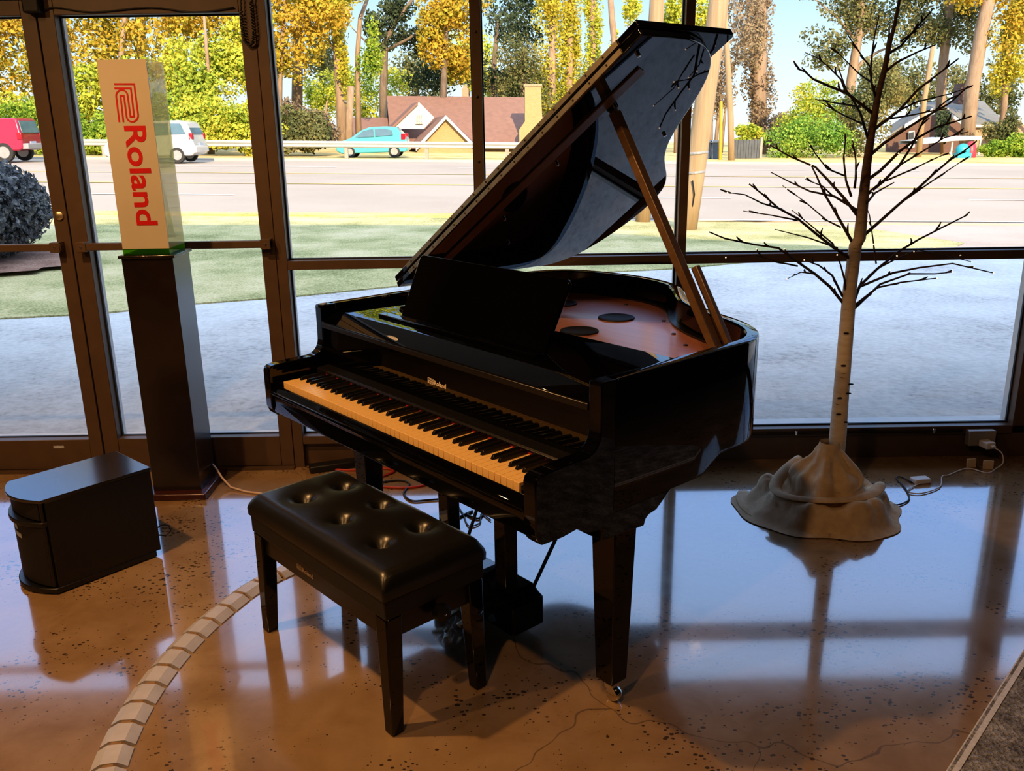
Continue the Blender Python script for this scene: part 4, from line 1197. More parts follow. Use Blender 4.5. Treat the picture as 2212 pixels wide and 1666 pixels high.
# long hinge leaves on the two front edges, with screws
for h0 in (.003, TL+.007):
    hp = MB()
    a0, a1 = .02, 1.275
    hp.add([lidpt(a, b, h) for a in (a0, a1) for b in (.5425, .546) for h in (h0, h0+.0155)], [(0, 1, 3, 2), (4, 6, 7, 5), (0, 4, 5, 1), (2, 3, 7, 6), (0, 2, 6, 4), (1, 5, 7, 3)])
    hl = hp.build('piano_hinge', M['brass'], lid)
    for i in range(16):
        a = .06+i*.077
        MB().sphere(lidpt(a, .5424, h0+.008), .0032, 8, 5).build('hinge_screw', M['rubber'], hl)
batten = [(.02, .625), (1.228, .652), (1.212, .692), (.02, .672)]
lid_prism(batten, -.006, -.0005).build('lid_batten', M['prop'], lid, bevel=.001)
for (a, b) in ((1.05, .72), (.75, .72), (.40, .74), (.20, .9), (.9, 1.1), (1.28, .60)):
    MB().lathe([(.006, 0), (.006, .008), (.001, .009)], 10, Matrix.Translation(lidpt(a, b, 0)) @ Matrix.Rotation(-LA, 4, 'Y') @ Matrix.Rotation(pi, 4, 'X')).build('lid_bumper', M['chrome'], lid, smooth='auto')
# prop sticks
def stick(name, a, b, w, d, mat):
    a, b = Vector(a), Vector(b)
    z = (b-a).normalized(); y = Vector((0, 1, 0)); x = y.cross(z).normalized(); y = z.cross(x)
    R = Matrix((x, y, z)).transposed().to_4x4(); R.translation = a
    return MB().box(-w/2, w/2, -d/2, d/2, 0, (b-a).length, R).build(name, mat, piano, bevel=.002)
stick('lid_prop', (1.262, .735, .925), (.842, .735, 1.600), .026, .030, M['prop'])
stick('short_prop', (1.282, .772, .925), (1.135, .772, 1.165), .022, .018, M['prop'])
MB().lathe([(.014, 0), (.016, .006), (.01, .010), (.002, .011)], 16, Matrix.Translation(lidpt(1.112-.085, .735, -.003)) @ Matrix.Rotation(-LA, 4, 'Y') @ Matrix.Rotation(pi, 4, 'X')).build('prop_socket', M['chrome'], lid, smooth='auto')
MB().box(1.235, 1.300, .71, .80, .885, .925).build('prop_hinge', M['chrome'], piano, bevel=.004)

# music desk
dsk = []
d0, d1 = Vector((0, .352, .944)), Vector((0, .432, 1.150))
a0, a1, r_ = .218, .958, .018
Hh = (d1-d0).length
up = (d1-d0).normalized(); nrm = Vector((0, -up.z, up.y))
poly = [(a0, 0), (a1-.02, 0)]
for i in range(7):
    t = pi/2*i/6; poly.append((a1+.004-r_+r_*sin(t), 0+Hh-r_+r_*cos(t)) if False else (a1+.004-r_+r_*cos(t), Hh-r_+r_*sin(t)))
for i in range(7):
    t = pi/2+pi/2*i/6; poly.append((a0+.018+r_+r_*cos(t), Hh-r_+r_*sin(t)))
n = len(poly)
q = lambda a, h, o: Vector((a, d0.y, d0.z))+up*h+nrm*o
MB().add([q(a, h, 0) for a, h in poly]+[q(a, h, -.014) for a, h in poly], [tuple(range(n)), tuple(range(2*n-1, n-1, -1))]+[(i, n+i, n+(i+1) % n, (i+1) % n) for i in range(n)]).build('music_desk', M['ebony'], piano, bevel=.003)
MB().box(.158, .960, .298, .332, .940, .953).build('desk_ledge', M['ebony'], piano, bevel=.003, seg=3)
stick('desk_strut', (.55, .52, .944), (.55, .42, 1.08), .02, .008, M['ebony_satin'])

# legs, leg blocks, castors
def leg(u, v, ztop=.545):
    a, b = .043, .031
    mb = MB().add([(u+s*b, v+t*b, .066) for s, t in ((-1, -1), (1, -1), (1, 1), (-1, 1))]+[(u+s*a, v+t*a, ztop) for s, t in ((-1, -1), (1, -1), (1, 1), (-1, 1))],
                  [(3, 2, 1, 0), (4, 5, 6, 7), (0, 1, 5, 4), (1, 2, 6, 5), (2, 3, 7, 6), (3, 0, 4, 7)])
    l_ = mb.build('leg', M['ebony'], piano, bevel=.003)
    c = MB().lathe([(.012, .07), (.012, .05)], 12, Matrix.Translation((u, v, 0))).build('castor_stem', M['chrome'], l_)
    MB().lathe([(.006, -.012), (.020, -.012), (.0235, -.007), (.0235, .007), (.020, .012), (.006, .012)], 20, Matrix.Translation((u+.012, v, .0235)) @ Matrix.Rotation(pi/2, 4, 'X')).build('castor', M['chrome'], l_, smooth='auto')
    MB().box(u-.012, u+.020, v-.018, v+.018, .040, .062).build('castor_fork', M['chrome'], l_, bevel=.004)
    return l_
leg(1.262, .305); leg(.01, .31); leg(.45, 1.19, .68)
blk = [(.105, .613), (.135, .592), (.16, .582), (.20, .578), (.20, .545), (.365, .535), (.372, .553), (.385, .562), (.415, .567), (.478, .613)]
for u0, u1 in ((1.205, PU-.004), (-.06, .075)):
    MB().prism(blk, 0, u0, u1).build('leg_block', M['ebony'], piano, bevel=.004)
# pedal lyre
for u_ in (.512, .805):
    MB().box(u_-.027, u_+.027, .285, .335, .045, .625).build('lyre_post', M['ebony'], piano, bevel=.003)
lyre = MB().prism([(.45, .03), (.88, .03), (.88, .128), (.86, .135), (.83, .155), (.49, .155), (.47, .135), (.45, .128)], 1, .27, .40).build('pedal_box', M['ebony'], piano, bevel=.004)
for u_ in (.59, .66, .73):
    MB().prism([(.17, .040), (.27, .052), (.27, .060), (.17, .050)], 0, u_-.012, u_+.012).build('pedal', M['brass'], lyre, bevel=.003)
for u_ in (.48, .84):
    MB().tube([(u_, .39, .14), (u_+(.05 if u_ > .6 else -.05), .66, .61)], .006, 8).build('lyre_brace', M['rubber'], piano)

# ================================================================== BENCH
Nn, Ll, Rr = Vector((-.33, 1.983, 0)), Vector((-.826, 2.532, 0)), Vector((-.08, 2.204, 0))
ang = atan2(Nn.y-Ll.y, Nn.x-Ll.x)      # long axis, left end to near end
bl, bw = .740, .335
bx = Vector((cos(ang), sin(ang), 0)); by = Vector((-sin(ang), cos(ang), 0))
bench_o = Ll + (bx*bl+by*bw)/2
bench = empty('piano_bench', bench_o, ang, 'black leather bench with six buttons standing before the keyboard', 'bench')
hx_, hy_ = bl/2, bw/2
# cushion : height field with six tufts
tufts = []
for q_ in ((-.642, 2.502), (-.539, 2.597), (-.4, 2.448), (-.499, 2.347), (-.266, 2.288), (-.365, 2.193)):
    d = Vector((q_[0], q_[1], 0))-bench_o
    tufts.append((d.dot(bx), d.dot(by)))
nx, ny = 92, 46
rows = []
for j in range(ny+1):
    row = []
    for i in range(nx+1):
        x = -hx_+bl*i/nx; y = -hy_+bw*j/ny
        ex = min(1, (hx_-abs(x))/.034); ey = min(1, (hy_-abs(y))/.034)
        e = sqrt(max(0, 1-(1-ex)**2))*.5+.5*1; e2 = sqrt(max(0, 1-(1-ey)**2))
        edge = sqrt(max(0, 1-(1-ex)**2)) * e2
        z = .444+.034*edge+.006*(1-(x/hx_)**2)*(1-(y/hy_)**2)
        for (tx, ty) in tufts:
            dx, dy = x-tx, y-ty
            rr_ = sqrt(dx*dx+dy*dy)
            z -= .034*math.exp(-(rr_/.022)**2)+.013*math.exp(-(rr_/.052)**2)
        ax = -hx_+bl*i/nx; ay = y
        row.append((ax, ay, z))
    rows.append(row)
mb = MB().loft(rows)
# skirt down to the seam
def rim_idx():
    r_ = [i for i in range(nx+1)]+[(j*(nx+1)+nx) for j in range(1, ny+1)]+[ny*(nx+1)+i for i in range(nx-1, -1, -1)]+[j*(nx+1) for j in range(ny-1, 0, -1)]
    return r_
ri = rim_idx(); base = len(mb.v)
for zz, off in ((.43, .004), (.408, .003)):
    for k in ri:
        x, y, z = mb.v[k]
        mb.v.append((x+(off if x > hx_-.001 else -off if x < -hx_+.001 else 0), y+(off if y > hy_-.001 else -off if y < -hy_+.001 else 0), zz))
m_ = len(ri)
for k in range(m_):
    k2 = (k+1) % m_
    mb.f.append((ri[k], ri[k2], base+k2, base+k)); mb.f.append((base+k, base+k2, base+m_+k2, base+m_+k))
mb.build('seat_cushion', M['leather'], bench, smooth=True)
for tx, ty in tufts:
    MB().sphere((tx, ty, .444), .0105, 14, 8, (1, 1, .5)).build('button', M['leather_edge'], bench, smooth=True)
MB().box(-hx_+.001, hx_-.001, -hy_+.001, hy_-.001, .350, .409).build('seat_band', M['leather_edge'], bench, bevel=.006, seg=3)
ap = MB().box(-hx_+.02, hx_-.02, -hy_+.016, -hy_+.036, .283, .352).build('apron', M['ebony_satin'], bench, bevel=.002)
put_logo(ap, (-.118, -hy_+.016, .312), (1, 0, 0), (0, 0, 1), .016, M['gold'], .0008)
MB().box(-hx_+.02, hx_-.02, hy_-.036, hy_-.016, .283, .352).build('apron', M['ebony_satin'], bench, bevel=.002)
for s in (-1, 1):
    a, b_ = sorted((s*(hx_-.036), s*(hx_-.016)))
    MB().box(a, b_, -hy_+.03, hy_-.03, .283, .352).build('apron', M['ebony_satin'], bench, bevel=.002)
for sx_ in (-1, 1):
    for sy_ in (-1, 1):
        a, b_ = .026, .019
        cx, cy = sx_*(hx_-.030), sy_*(hy_-.030)
        bx_, by_ = sx_*(hx_-.020), sy_*(hy_-.020)
        mbx = MB().add([(bx_+s*b_, by_+t*b_, 0.0) for s, t in ((-1, -1), (1, -1), (1, 1), (-1, 1))]+[(cx+s*a, cy+t*a, .35) for s, t in ((-1, -1), (1, -1), (1, 1), (-1, 1))],
                       [(3, 2, 1, 0), (4, 5, 6, 7), (0, 1, 5, 4), (1, 2, 6, 5), (2, 3, 7, 6), (3, 0, 4, 7)])
        mbx.build('leg', M['ebony'], bench, bevel=.004)
kn = MB().lathe([(.006, 0), (.006, .018), (.023, .020), (.025, .026), (.024, .044), (.016, .048), (.001, .048)], 22, Matrix.Translation((hx_-.016, .0, .318)) @ Matrix.Rotation(pi/2, 4, 'Y')).build('height_knob', M['rubber'], bench, smooth='auto')
MB().sphere((hx_+.033, 0, .318), .004, 8, 6).build('knob_cap', M['chrome'], kn)

# ================================================================== PEDESTAL AND SIGN
px0, px1, py0, py1 = -1.600, -1.388, 3.630, 3.826
pd = empty('pedestal', ((px0+px1)/2, (py0+py1)/2, 0), 0, 'tall dark brown square pedestal standing before the glass doors', 'pedestal')
o0 = Vector(pd.location)
S = lambda mb: mb.xf(Matrix.Translation(-o0))
S(MB().box(px0-.032, px1+.032, py0-.048, py1+.075, 0, .030)).build('plinth', M['mahogany'], pd, bevel=.006, seg=3)
S(MB().box(px0, px1, py0, py1, .030, 1.066)).build('column', M['espresso'], pd, bevel=.002)
S(MB().box(px0-.010, px1+.010, py0-.010, py1+.010, 1.066, 1.078)).build('top_board', M['espresso'], pd, bevel=.002)
S(MB().lathe([(.012, 0), (.012, .002), (.001, .002)], 14, Matrix.Translation((px1, 3.80, .085)) @ Matrix.Rotation(pi/2, 4, 'Y'))).build('cable_hole', M['rubber'], pd)
sx0, sx1, sy0, sy1, sz0, sz1 = -1.592, -1.400, 3.638, 3.818, 1.078, 1.838
sg = empty('light_box_sign', ((sx0+sx1)/2, (sy0+sy1)/2, sz0), 0, 'upright white box sign with red emblem and lettering on the pedestal', 'sign')
o0s = Vector(sg.location)
S2 = lambda mb: mb.xf(Matrix.Translation(-o0s))
S2(MB().box(sx0, sx1, sy0, sy1, sz0, sz0+.026)).build('base', M['acrylic_green'], sg)
S2(MB().box(sx0+.003, sx1-.003, sy0+.003, sy1-.003, sz0+.0, sz0+.004)).build('foot_pad', M['black_matte'], sg)
fp = S2(MB().box(sx0, sx1, sy0, sy0+.004, sz0+.026, sz1)).build('front_panel', M['sign_white'], sg)
S2(MB().box(sx0, sx1, sy1-.004, sy1, sz0+.026, sz1)).build('back_panel', M['acrylic'], sg)
S2(MB().box(sx0, sx0+.004, sy0+.004, sy1-.004, sz0+.026, sz1)).build('side_panel', M['acrylic'], sg)
S2(MB().box(sx1-.004, sx1, sy0+.004, sy1-.004, sz0+.026, sz1)).build('side_panel', M['acrylic'], sg)
S2(MB().box(sx1-.10, sx1-.094, sy0+.08, sy0+.088, sz0+.026, sz1-.06)).build('inner_rod', M['brass'], sg)
P1, P2 = emblem_paths(12)
mb = MB()
YF = sy0-.0012
for P in (P1, P2):
    stroke(mb, [at(200+a/8.77, 110+b_/8.77, YF)-o0s for a, b_ in P], .0064, (0, -1, 0))
mb.build('emblem', M['sign_red'], fp)
t, x0, x1, y0, y1 = text_mb('Roland', .020)
top, bot = at(281, 272, YF), at(318, 487, YF)
base_x = at(259, 272, YF).x
bx1 = at(283, 487, YF).x
capw = at(305, 272, YF).x-base_x
# text runs down the panel, letter tops towards the right
Lz = top.z-bot.z
sxx = Lz/(x1-x0); syy = capw/(y1-y0)*1.03
basex = -1.5205
t.v = [tuple(Vector((basex+(v[1]-y0)*syy, YF, top.z-(v[0]-x0)*sxx))-o0s) for v in t.v]
t.build('lettering', M['sign_red'], fp)
# cord from the pedestal
cd = MB().tube([(px1+.002, 3.80, .085), (-1.36, 3.77, .075), (-1.33, 3.74, .045), (-1.28, 3.70, .012), (-1.2, 3.66, .006), (-1.08, 3.62, .006), (-.95, 3.60, .006), (-.8, 3.62, .006)], .0045, 8).build('extension_lead', M['pink_cord'], smooth=True)
tag(cd, 'pale pinkish cord running from the pedestal across the floor', 'cord')

# ================================================================== SPEAKER CABINET
cn, cl_, cr = Vector((-1.615, 2.772, 0)), Vector((-1.812, 2.965, 0)), Vector((-1.353, 3.073, 0))
sw = .280; sd = .395
ax = (cr-cn).normalized()               # depth, front to back
aang = atan2(ax.y, ax.x)
# local: x = depth (front 0 -> back), y = left
spk = empty('speaker_cabinet', cn, aang, 'black floor speaker cabinet with bowed front in the left corner', 'speaker')
def bow(y, b): return -b*(1-((y-sw/2)/(sw/2))**2)
def bowed(z0, z1, b, inset=0, x1=.10):
    n = 14
    ys_ = [inset+(sw-2*inset)*i/n for i in range(n+1)]
    poly = [(bow(y, b), y) for y in ys_]+[(x1, sw-inset), (x1, inset)]
    return MB().prism(poly, 2, z0, z1)
HH = .360
MB().box(.012, sd, 0, sw, .022, HH-.012).build('cabinet', M['cab_black'], spk, bevel=.003)
bowed(HH-.012, HH, .048, 0, sd+.004).build('top_board', M['cab_top'], spk, bevel=.002)
bowed(.282, HH-.0125, .030, .018, .03).build('front_lip', M['cab_cloth'], spk, bevel=.002)
bowed(.258, .276, .052, .004, .03).build('shelf', M['cab_black'], spk, bevel=.003)
fr_ = bowed(.030, .258, .036, .012, .03).build('front_grille', M['cab_cloth'], spk, bevel=.003)
for y in (.012, sw-.012):
    MB().tube([(.003, y, .03), (.003, y, .348)], .007, 10).build('corner_bead', M['ebony_satin'], spk, smooth='auto')
bowed(0.004, .024, .058, -.004, sd-.02).build('foot_board', M['cab_black'], spk, bevel=.003)
for z0, y0_, wd, hh in ((.222, .150, .055, .018), (.195, .125, .055, .018)):
    ys_ = [y0_+wd*i/4 for i in range(5)]
    MB().loft([[(bow(y, .036)-.001, y, z0) for y in ys_], [(bow(y, .036)-.001, y, z0+hh) for y in ys_]]).build('label_plate', M['label_grey'], fr_)
MB().tube([(sd, .03, .095), (sd+.02, .02, .11), (sd+.045, .01, .105), (sd+.05, .005, .08), (sd+.03, .01, .065), (sd, .03, .075)], .003, 8).build('cable_loop', M['rubber'], spk, smooth=True)

# ================================================================== CABLE COVER
path = [(-1.005, 1.70), (-1.030, 1.82), (-1.052, 1.93), (-1.066, 2.05), (-1.070, 2.18), (-1.063, 2.31), (-1.046, 2.43), (-1.020, 2.545), (-.985, 2.655), (-.943, 2.765), (-.895, 2.85), (-.838, 2.918), (-.775, 2.985), (-.70, 3.05), (-.62, 3.11)]
sp_ = smooth_line(path, 8)
cum = [0]
for a, b_ in zip(sp_, sp_[1:]): cum.append(cum[-1]+sqrt((b_[0]-a[0])**2+(b_[1]-a[1])**2))
def along(s):
    s = min(max(s, 0), cum[-1]-1e-6)
    for i in range(len(cum)-1):
        if cum[i+1] >= s:
            t = (s-cum[i])/(cum[i+1]-cum[i])
            a, b_ = Vector(sp_[i]), Vector(sp_[i+1])
            return a.lerp(b_, t), (b_-a).normalized()
cc = empty('floor_cable_cover', (-1.06, 2.2, 0), 0, 'segmented grey floor cable cover curving towards the bench', 'cable cover')
o0 = Vector(cc.location)
pit = .088; ns = int(cum[-1]/pit)
prof = [(-.046, .0), (-.046, .004), (-.020, .0195), (.020, .0195), (.046, .004), (.046, .0)]
for i in range(ns):
    rows = []
    for k in range(4):
        p, t = along(i*pit+.007+(pit-.014)*k/3)
        nrm2 = Vector((-t.y, t.x))
        rows.append([Vector((p.x+nrm2.x*a, p.y+nrm2.y*a, h)) - o0 for a, h in prof])
    mb = MB().loft(rows, close=True)
    mb.f.append(tuple(range(6))); mb.f.append(tuple(18+k for k in reversed(range(6))))
    sgm = mb.build('cover_segment', M['cable_cover'], cc)
    p, t = along((i+1)*pit)
    nrm2 = Vector((-t.y, t.x))
    rows = [[Vector((p.x+t.x*e+nrm2.x*a*.62, p.y+t.y*e+nrm2.y*a*.62, h*.86+.0002)) - o0 for a, h in prof] for e in (-.011, .011)]
    mb = MB().loft(rows, close=True); mb.f.append(tuple(range(6))); mb.f.append(tuple(6+k for k in reversed(range(6))))
    mb.build('hinge_link', M['cable_joint'], sgm)

# ================================================================== BIRCH
TX, TY = 1.318, 3.40
birch = empty('artificial_birch', (TX, TY, 0), 0, 'bare artificial birch with tiny lights standing by the window', 'tree')
o0 = Vector(birch.location)
Zp = lambda X, Y: (1500+X/2.687, Y/2.687)
tr = [(1806, 985), (1810, 940), (1817, 850), (1826, 740), (1836, 620), (1848, 530), (1857, 515), (1866, 420), (1873, 353), (1883, 283), (1896, 208), (1913, 141), (1920, 100), (1932, 56), (1943, 0), (1950, -60)]
trad = [.034, .034, .031, .029, .026, .024, .023, .019, .016, .0145, .012, .0095, .0085, .0065, .005, .003]
pts = [at(a, b_, TY)-o0 for a, b_ in tr]
MB().tube(pts, trad, 14).build('trunk', M['birch'], birch, smooth=True)
for (a, b_, s_) in ((1822, 790, -1), (1814, 860, -1), (1812, 895, -1), (1827, 912, .4), (1838, 830, 1), (1828, 720, -1), (1833, 850, .2)):
    p = at(a, b_, TY-.03)-o0
    MB().sphere(p, .008, 8, 5, (1.5, .6, .45)).build('bark_scar', M['rubber'], birch)
BR = [
 [(1045, 665), (960, 600), (880, 540), (780, 500), (690, 460), (640, 415), (600, 400)],
 [(880, 540), (850, 460), (780, 390), (720, 340), (640, 305)],
 [(960, 620), (830, 600), (700, 578)],
 [(1005, 800), (965, 660), (930, 600), (880, 520), (840, 400)],
 [(975, 720), (860, 665), (740, 600)],
 [(1055, 575), (1030, 480), (1025, 390), (980, 340), (890, 200)],
 [(1030, 480), (960, 430), (820, 290)],
 [(1025, 390), (1035, 280), (1050, 180), (1070, 90)],
 [(1115, 300), (1130, 200), (1130, 130)],
 [(1115, 320), (1200, 265), (1290, 160), (1360, 80), (1390, 50)],
 [(1200, 240), (1300, 160), (1360, 110)],
 [(1115, 410), (1180, 360), (1300, 300), (1400, 260)],
 [(1035, 755), (1100, 710), (1190, 640), (1300, 520), (1400, 440), (1535, 340)],
 [(1190, 640), (1300, 590), (1480, 545), (1600, 505)],
 [(1130, 690), (1250, 670), (1400, 640), (1470, 630)],
 [(1015, 905), (1100, 830), (1210, 760), (1340, 680), (1480, 600), (1590, 500)],
 [(1005, 1045), (1080, 990), (1190, 880), (1300, 800), (1400, 740), (1500, 710), (1610, 675)],
 [(1000, 1130), (1100, 1050), (1190, 960), (1260, 850), (1330, 700), (1480, 570)],
 [(1110, 1050), (1260, 985), (1400, 920), (1470, 890)],
 [(1190, 960), (1320, 880), (1450, 800), (1590, 765)],
 [(985, 1365), (1060, 1300), (1180, 1190), (1300, 1090), (1400, 1000), (1480, 930), (1560, 880), (1640, 815)],
 [(1180, 1190), (1350, 1070), (1470, 990), (1590, 910)],
 [(995, 1185), (1050, 1120), (1160, 1060)],
 [(945, 1250), (870, 1150), (770, 1040), (700, 970), (560, 910), (435, 840)],
 [(870, 1020), (770, 980), (700, 890), (660, 820)],
 [(910, 1140), (880, 1050), (865, 920), (880, 790)],
 [(930, 1090), (940, 1030), (935, 930), (920, 810)],
 [(945, 1220), (810, 1140), (670, 1110), (560, 1060), (445, 1000)],
 [(800, 1135), (740, 1080), (640, 1040)],
 [(930, 1430), (870, 1320), (810, 1220), (750, 1120), (710, 1020), (680, 960)],
 [(850, 1320), (770, 1280), (640, 1170), (510, 1075)],
 [(915, 1510), (800, 1430), (720, 1370), (600, 1270), (490, 1210), (400, 1130), (315, 1065)],
 [(490, 1210), (390, 1180), (290, 1130), (190, 1118)],
 [(600, 1280), (450, 1250), (285, 1225)],
 [(830, 1440), (660, 1380), (460, 1330)],
 [(810, 1420), (680, 1310), (560, 1215)],
 [(885, 1740), (870, 1620), (850, 1540), (830, 1480)],
 [(880, 1780), (790, 1666), (700, 1590), (600, 1520), (490, 1440), (350, 1420), (180, 1385), (80, 1345)],
 [(600, 1545), (480, 1520), (350, 1480), (180, 1495)],
 [(700, 1590), (620, 1580), (535, 1620)],
 [(860, 1720), (800, 1600), (720, 1540), (640, 1510)],
 [(930, 1740), (960, 1660), (1060, 1560), (1200, 1450), (1300, 1390), (1480, 1300), (1590, 1245)],
 [(1060, 1560), (1180, 1500), (1300, 1450), (1480, 1490), (1610, 1520)],
 [(960, 1665), (1150, 1585), (1300, 1555), (1500, 1530), (1735, 1585)],
 [(930, 1790), (1080, 1650), (1250, 1590), (1400, 1590), (1495, 1580)],
 [(935, 1770), (1060, 1670), (1200, 1640), (1410, 1615)],
 [(1055, 1530), (1040, 1400), (1015, 1250), (1000, 1200)],
]
g = random.Random(11)
ledmb = MB()
tips = []
for i, br in enumerate(BR):
    dy = g.uniform(-.28, .28)
    near0 = i in (0, 3, 5, 8, 9, 11, 12, 15, 16, 17, 20, 22, 23, 25, 26, 27, 29, 31, 36, 37, 40, 41, 43, 44, 45)
    d_start = 0 if near0 else dy*.4
    pts = []
    mids = []
    for k, q_ in enumerate(br):
        t = k/(len(br)-1)
        a, b_ = Zp(*q_)
        pts.append(at(a+(g.uniform(-1, 1) if 0 < k else 0), b_, TY+d_start+(dy-d_start)*t)-o0)
    r0 = .0052 if near0 else .0036
    if len(br) > 5: r0 *= 1.25
    rads = [r0*(1-.62*k/(len(pts)-1)) for k in range(len(pts))]
    mb = MB().tube(pts, rads, 7)
    # little side buds
    for k in range(1, len(pts)):
        if g.random() < .8:
            p = pts[k-1].lerp(pts[k], g.uniform(.3, .9)); d = (pts[k]-pts[k-1]).normalized()
            sd_ = Vector((g.uniform(-1, 1), g.uniform(-.6, .6), g.uniform(-.2, 1)))
            e = p+(d*.6+sd_*.5).normalized()*g.uniform(.02, .045)
            mb.tube([p, (p+e)/2+d*.004, e], [.0032, .0038, .0016], 6)
            mids.append(e)
    mb.build('branch', M['twig'], birch, smooth=True)
    low = br[0][1] > 1300
    if low or g.random() < .2: tips.append(pts[-1])
    for e in mids:
        if g.random() < (.5 if low else .12): tips.append(e)
for p in tips:
    MB().sphere(p, .0030, 8, 5).build('tiny_light', M['led'], birch)

# burlap wrapping
g2 = random.Random(5)
nA = 96
prof = [(.040, .305), (.044, .285), (.052, .262), (.066, .238), (.088, .212), (.115, .190), (.135, .165), (.140, .135), (.150, .105), (.175, .088), (.205, .100), (.228, .104), (.246, .088), (.258, .058), (.268, .025), (.282, .010), (.305, .007), (.318, .004)]
rows = []
for (rr_, z) in prof:
    row = []
    for k in range(nA):
        a = 2*pi*k/nA
        f1 = sin(5*a+.7)*.45+sin(9*a+2.1)*.3+sin(3*a-1)*.35
        amp = .14*min(1, max(0, (rr_-.05)/.1))
        zz = z*(1+.22*f1*min(1, (rr_-.04)/.12)*(1 if z > .03 else 0))
        left = max(0, cos(a-pi*1.02))**3
        R_ = rr_*(1+amp*f1*.55)
        if rr_ > .26: R_ *= 1+.16*left
        twist = .5*math.exp(-((rr_-.1)/.08)**2)*.4
        zz = max(zz, .003)
        row.append((R_*cos(a+twist), R_*.92*sin(a+twist), zz))
    rows.append(row)
bur = MB().loft(rows, close=True).build('burlap_wrap', M['burlap'], birch, smooth=True)
bur.location = (-.012, -.02, 0)
ss = bur.modifiers.new('sub', 'SUBSURF'); ss.levels = 1; ss.render_levels = 1
tex = bpy.data.textures.new('cloth_folds', 'CLOUDS'); tex.noise_scale = .09; tex.noise_depth = 2
dm = bur.modifiers.new('folds', 'DISPLACE'); dm.texture = tex; dm.strength = .045; dm.mid_level = .5; dm.texture_coords = 'LOCAL'
vg = bur.vertex_groups.new(name='folds')
for i_, (rr_, z) in enumerate(prof):
    wgt = 0 if z < .012 or z > .28 else min(1, z/.08)
    vg.add(list(range(i_*nA, (i_+1)*nA)), wgt, 'REPLACE')
dm.vertex_group = 'folds'
# a fold of cloth lying over the mound, and the flat trailing hem at the left
def ribbon(name, pts, widths, up=.0):
    rows = []
    for k, (p, w_) in enumerate(zip(pts, widths)):
        a = Vector(pts[max(k-1, 0)]); b_ = Vector(pts[min(k+1, len(pts)-1)])
        t_ = (b_-a).normalized(); s_ = t_.cross(Vector((0, 0, 1))).normalized()
        rows.append([Vector(p)+s_*w_*q_+Vector((0, 0, up*(1-q_*q_*4))) for q_ in (-.5, -.25, 0, .25, .5)])
    o = MB().loft(rows).build(name, M['burlap'], birch, smooth=True)
    sm = o.modifiers.new('sub', 'SUBSURF'); sm.levels = 2; sm.render_levels = 2
    so = o.modifiers.new('solid', 'SOLIDIFY'); so.thickness = .003
    return o
ribbon('burlap_hem', [(-.30, .16, .012), (-.325, .05, .012), (-.30, -.09, .010), (-.20, -.2, .008), (-.07, -.27, .006)], [.06, .09, .1, .08, .05], .006)
ribbon('burlap_fold', [(-.10, .07, .20), (-.17, .03, .165), (-.235, -.03, .115), (-.235, -.10, .105), (-.16, -.155, .110), (-.06, -.18, .112), (.05, -.175, .115), (.14, -.14, .12), (.2, -.06, .13)], [.05, .06, .06, .055, .05, .05, .05, .06, .05], .012)
ribbon('burlap_fold', [(.03, -.035, .27), (.07, -.07, .22), (.095, -.10, .17), (.06, -.13, .135), (0, -.135, .13), (-.05, -.11, .15), (-.045, -.07, .2)], [.03, .05, .06, .05, .045, .05, .04], .01)

# ------------------------------------------------------------------ cords and small things by the window
def cord(label, pts, rad, mat, name='cord', cat='cord', k=5):
    P = [Vector(p) for p in pts]
    out = []
    for i in range(len(P)-1):
        p0, p1, p2, p3 = P[max(i-1, 0)], P[i], P[i+1], P[min(i+2, len(P)-1)]
        for j in range(k):
            t = j/k
            out.append(.5*((2*p1)+(p2-p0)*t+(2*p0-5*p1+4*p2-p3)*t*t+(3*p1-p0-3*p2+p3)*t**3))
    out.append(P[-1])
    o = MB().tube(out, rad, 8).build(name, mat, smooth=True)
    return tag(o, label, cat)
fz = lambda px, py, z=.005: atz(px, py, z)
# outlet box on the sill with the plug-in adapter
ob = empty('outlet_box', (2.235, YW-.022, .105), 0, 'grey surface outlet box on the sill at the right', 'outlet')
MB().box(-.058, .07, -.02, .020, -.035, .040).build('housing', M['bumper'], ob, bevel=.004)
ad = empty('usb_adapter', (2.245, YW-.05, .090), radians(12), 'white plug-in adapter in the outlet box', 'adapter')
MB().box(-.024, .024, -.05, .006, -.016, .016).build('body', M['white_plastic'], ad, bevel=.004)
MB().box(-.008, .012, -.068, -.05, -.006, .006).build('plug', M['white_plastic'], ad, bevel=.003)
cord('thin white cord from the adapter to the birch lights', [(2.262, 3.845, .088), (2.285, 3.82, .07), (2.285, 3.80, .03), (2.25, 3.79, .006), fz(2132, 1022), fz(2090, 1012), fz(2050, 1026), fz(2035, 1030), fz(2030, 1052), fz(1990, 1066), fz(1960, 1062), fz(1975, 1050), fz(1990, 1044)], .0028, M['white_plastic'], 'thin_cord')
ic = MB().box(-.04, .04, -.025, .025, 0, .022).build('inline_controller', M['white_plastic'], bevel=.006, seg=3)
p = fz(1988, 1042, 0); ic.location = (p.x, p.y, 0); ic.rotation_euler = (0, 0, .15)
tag(ic, 'small white inline switch box lying on the floor', 'controller')
cord('dark twisted lead from the inline switch to the burlap', [fz(1970, 1042), fz(1945, 1030), fz(1936, 1034), fz(1950, 1048), fz(1960, 1062), fz(1964, 1078), fz(1950, 1088), fz(1930, 1092)], .0032, M['rubber'], 'twisted_lead')
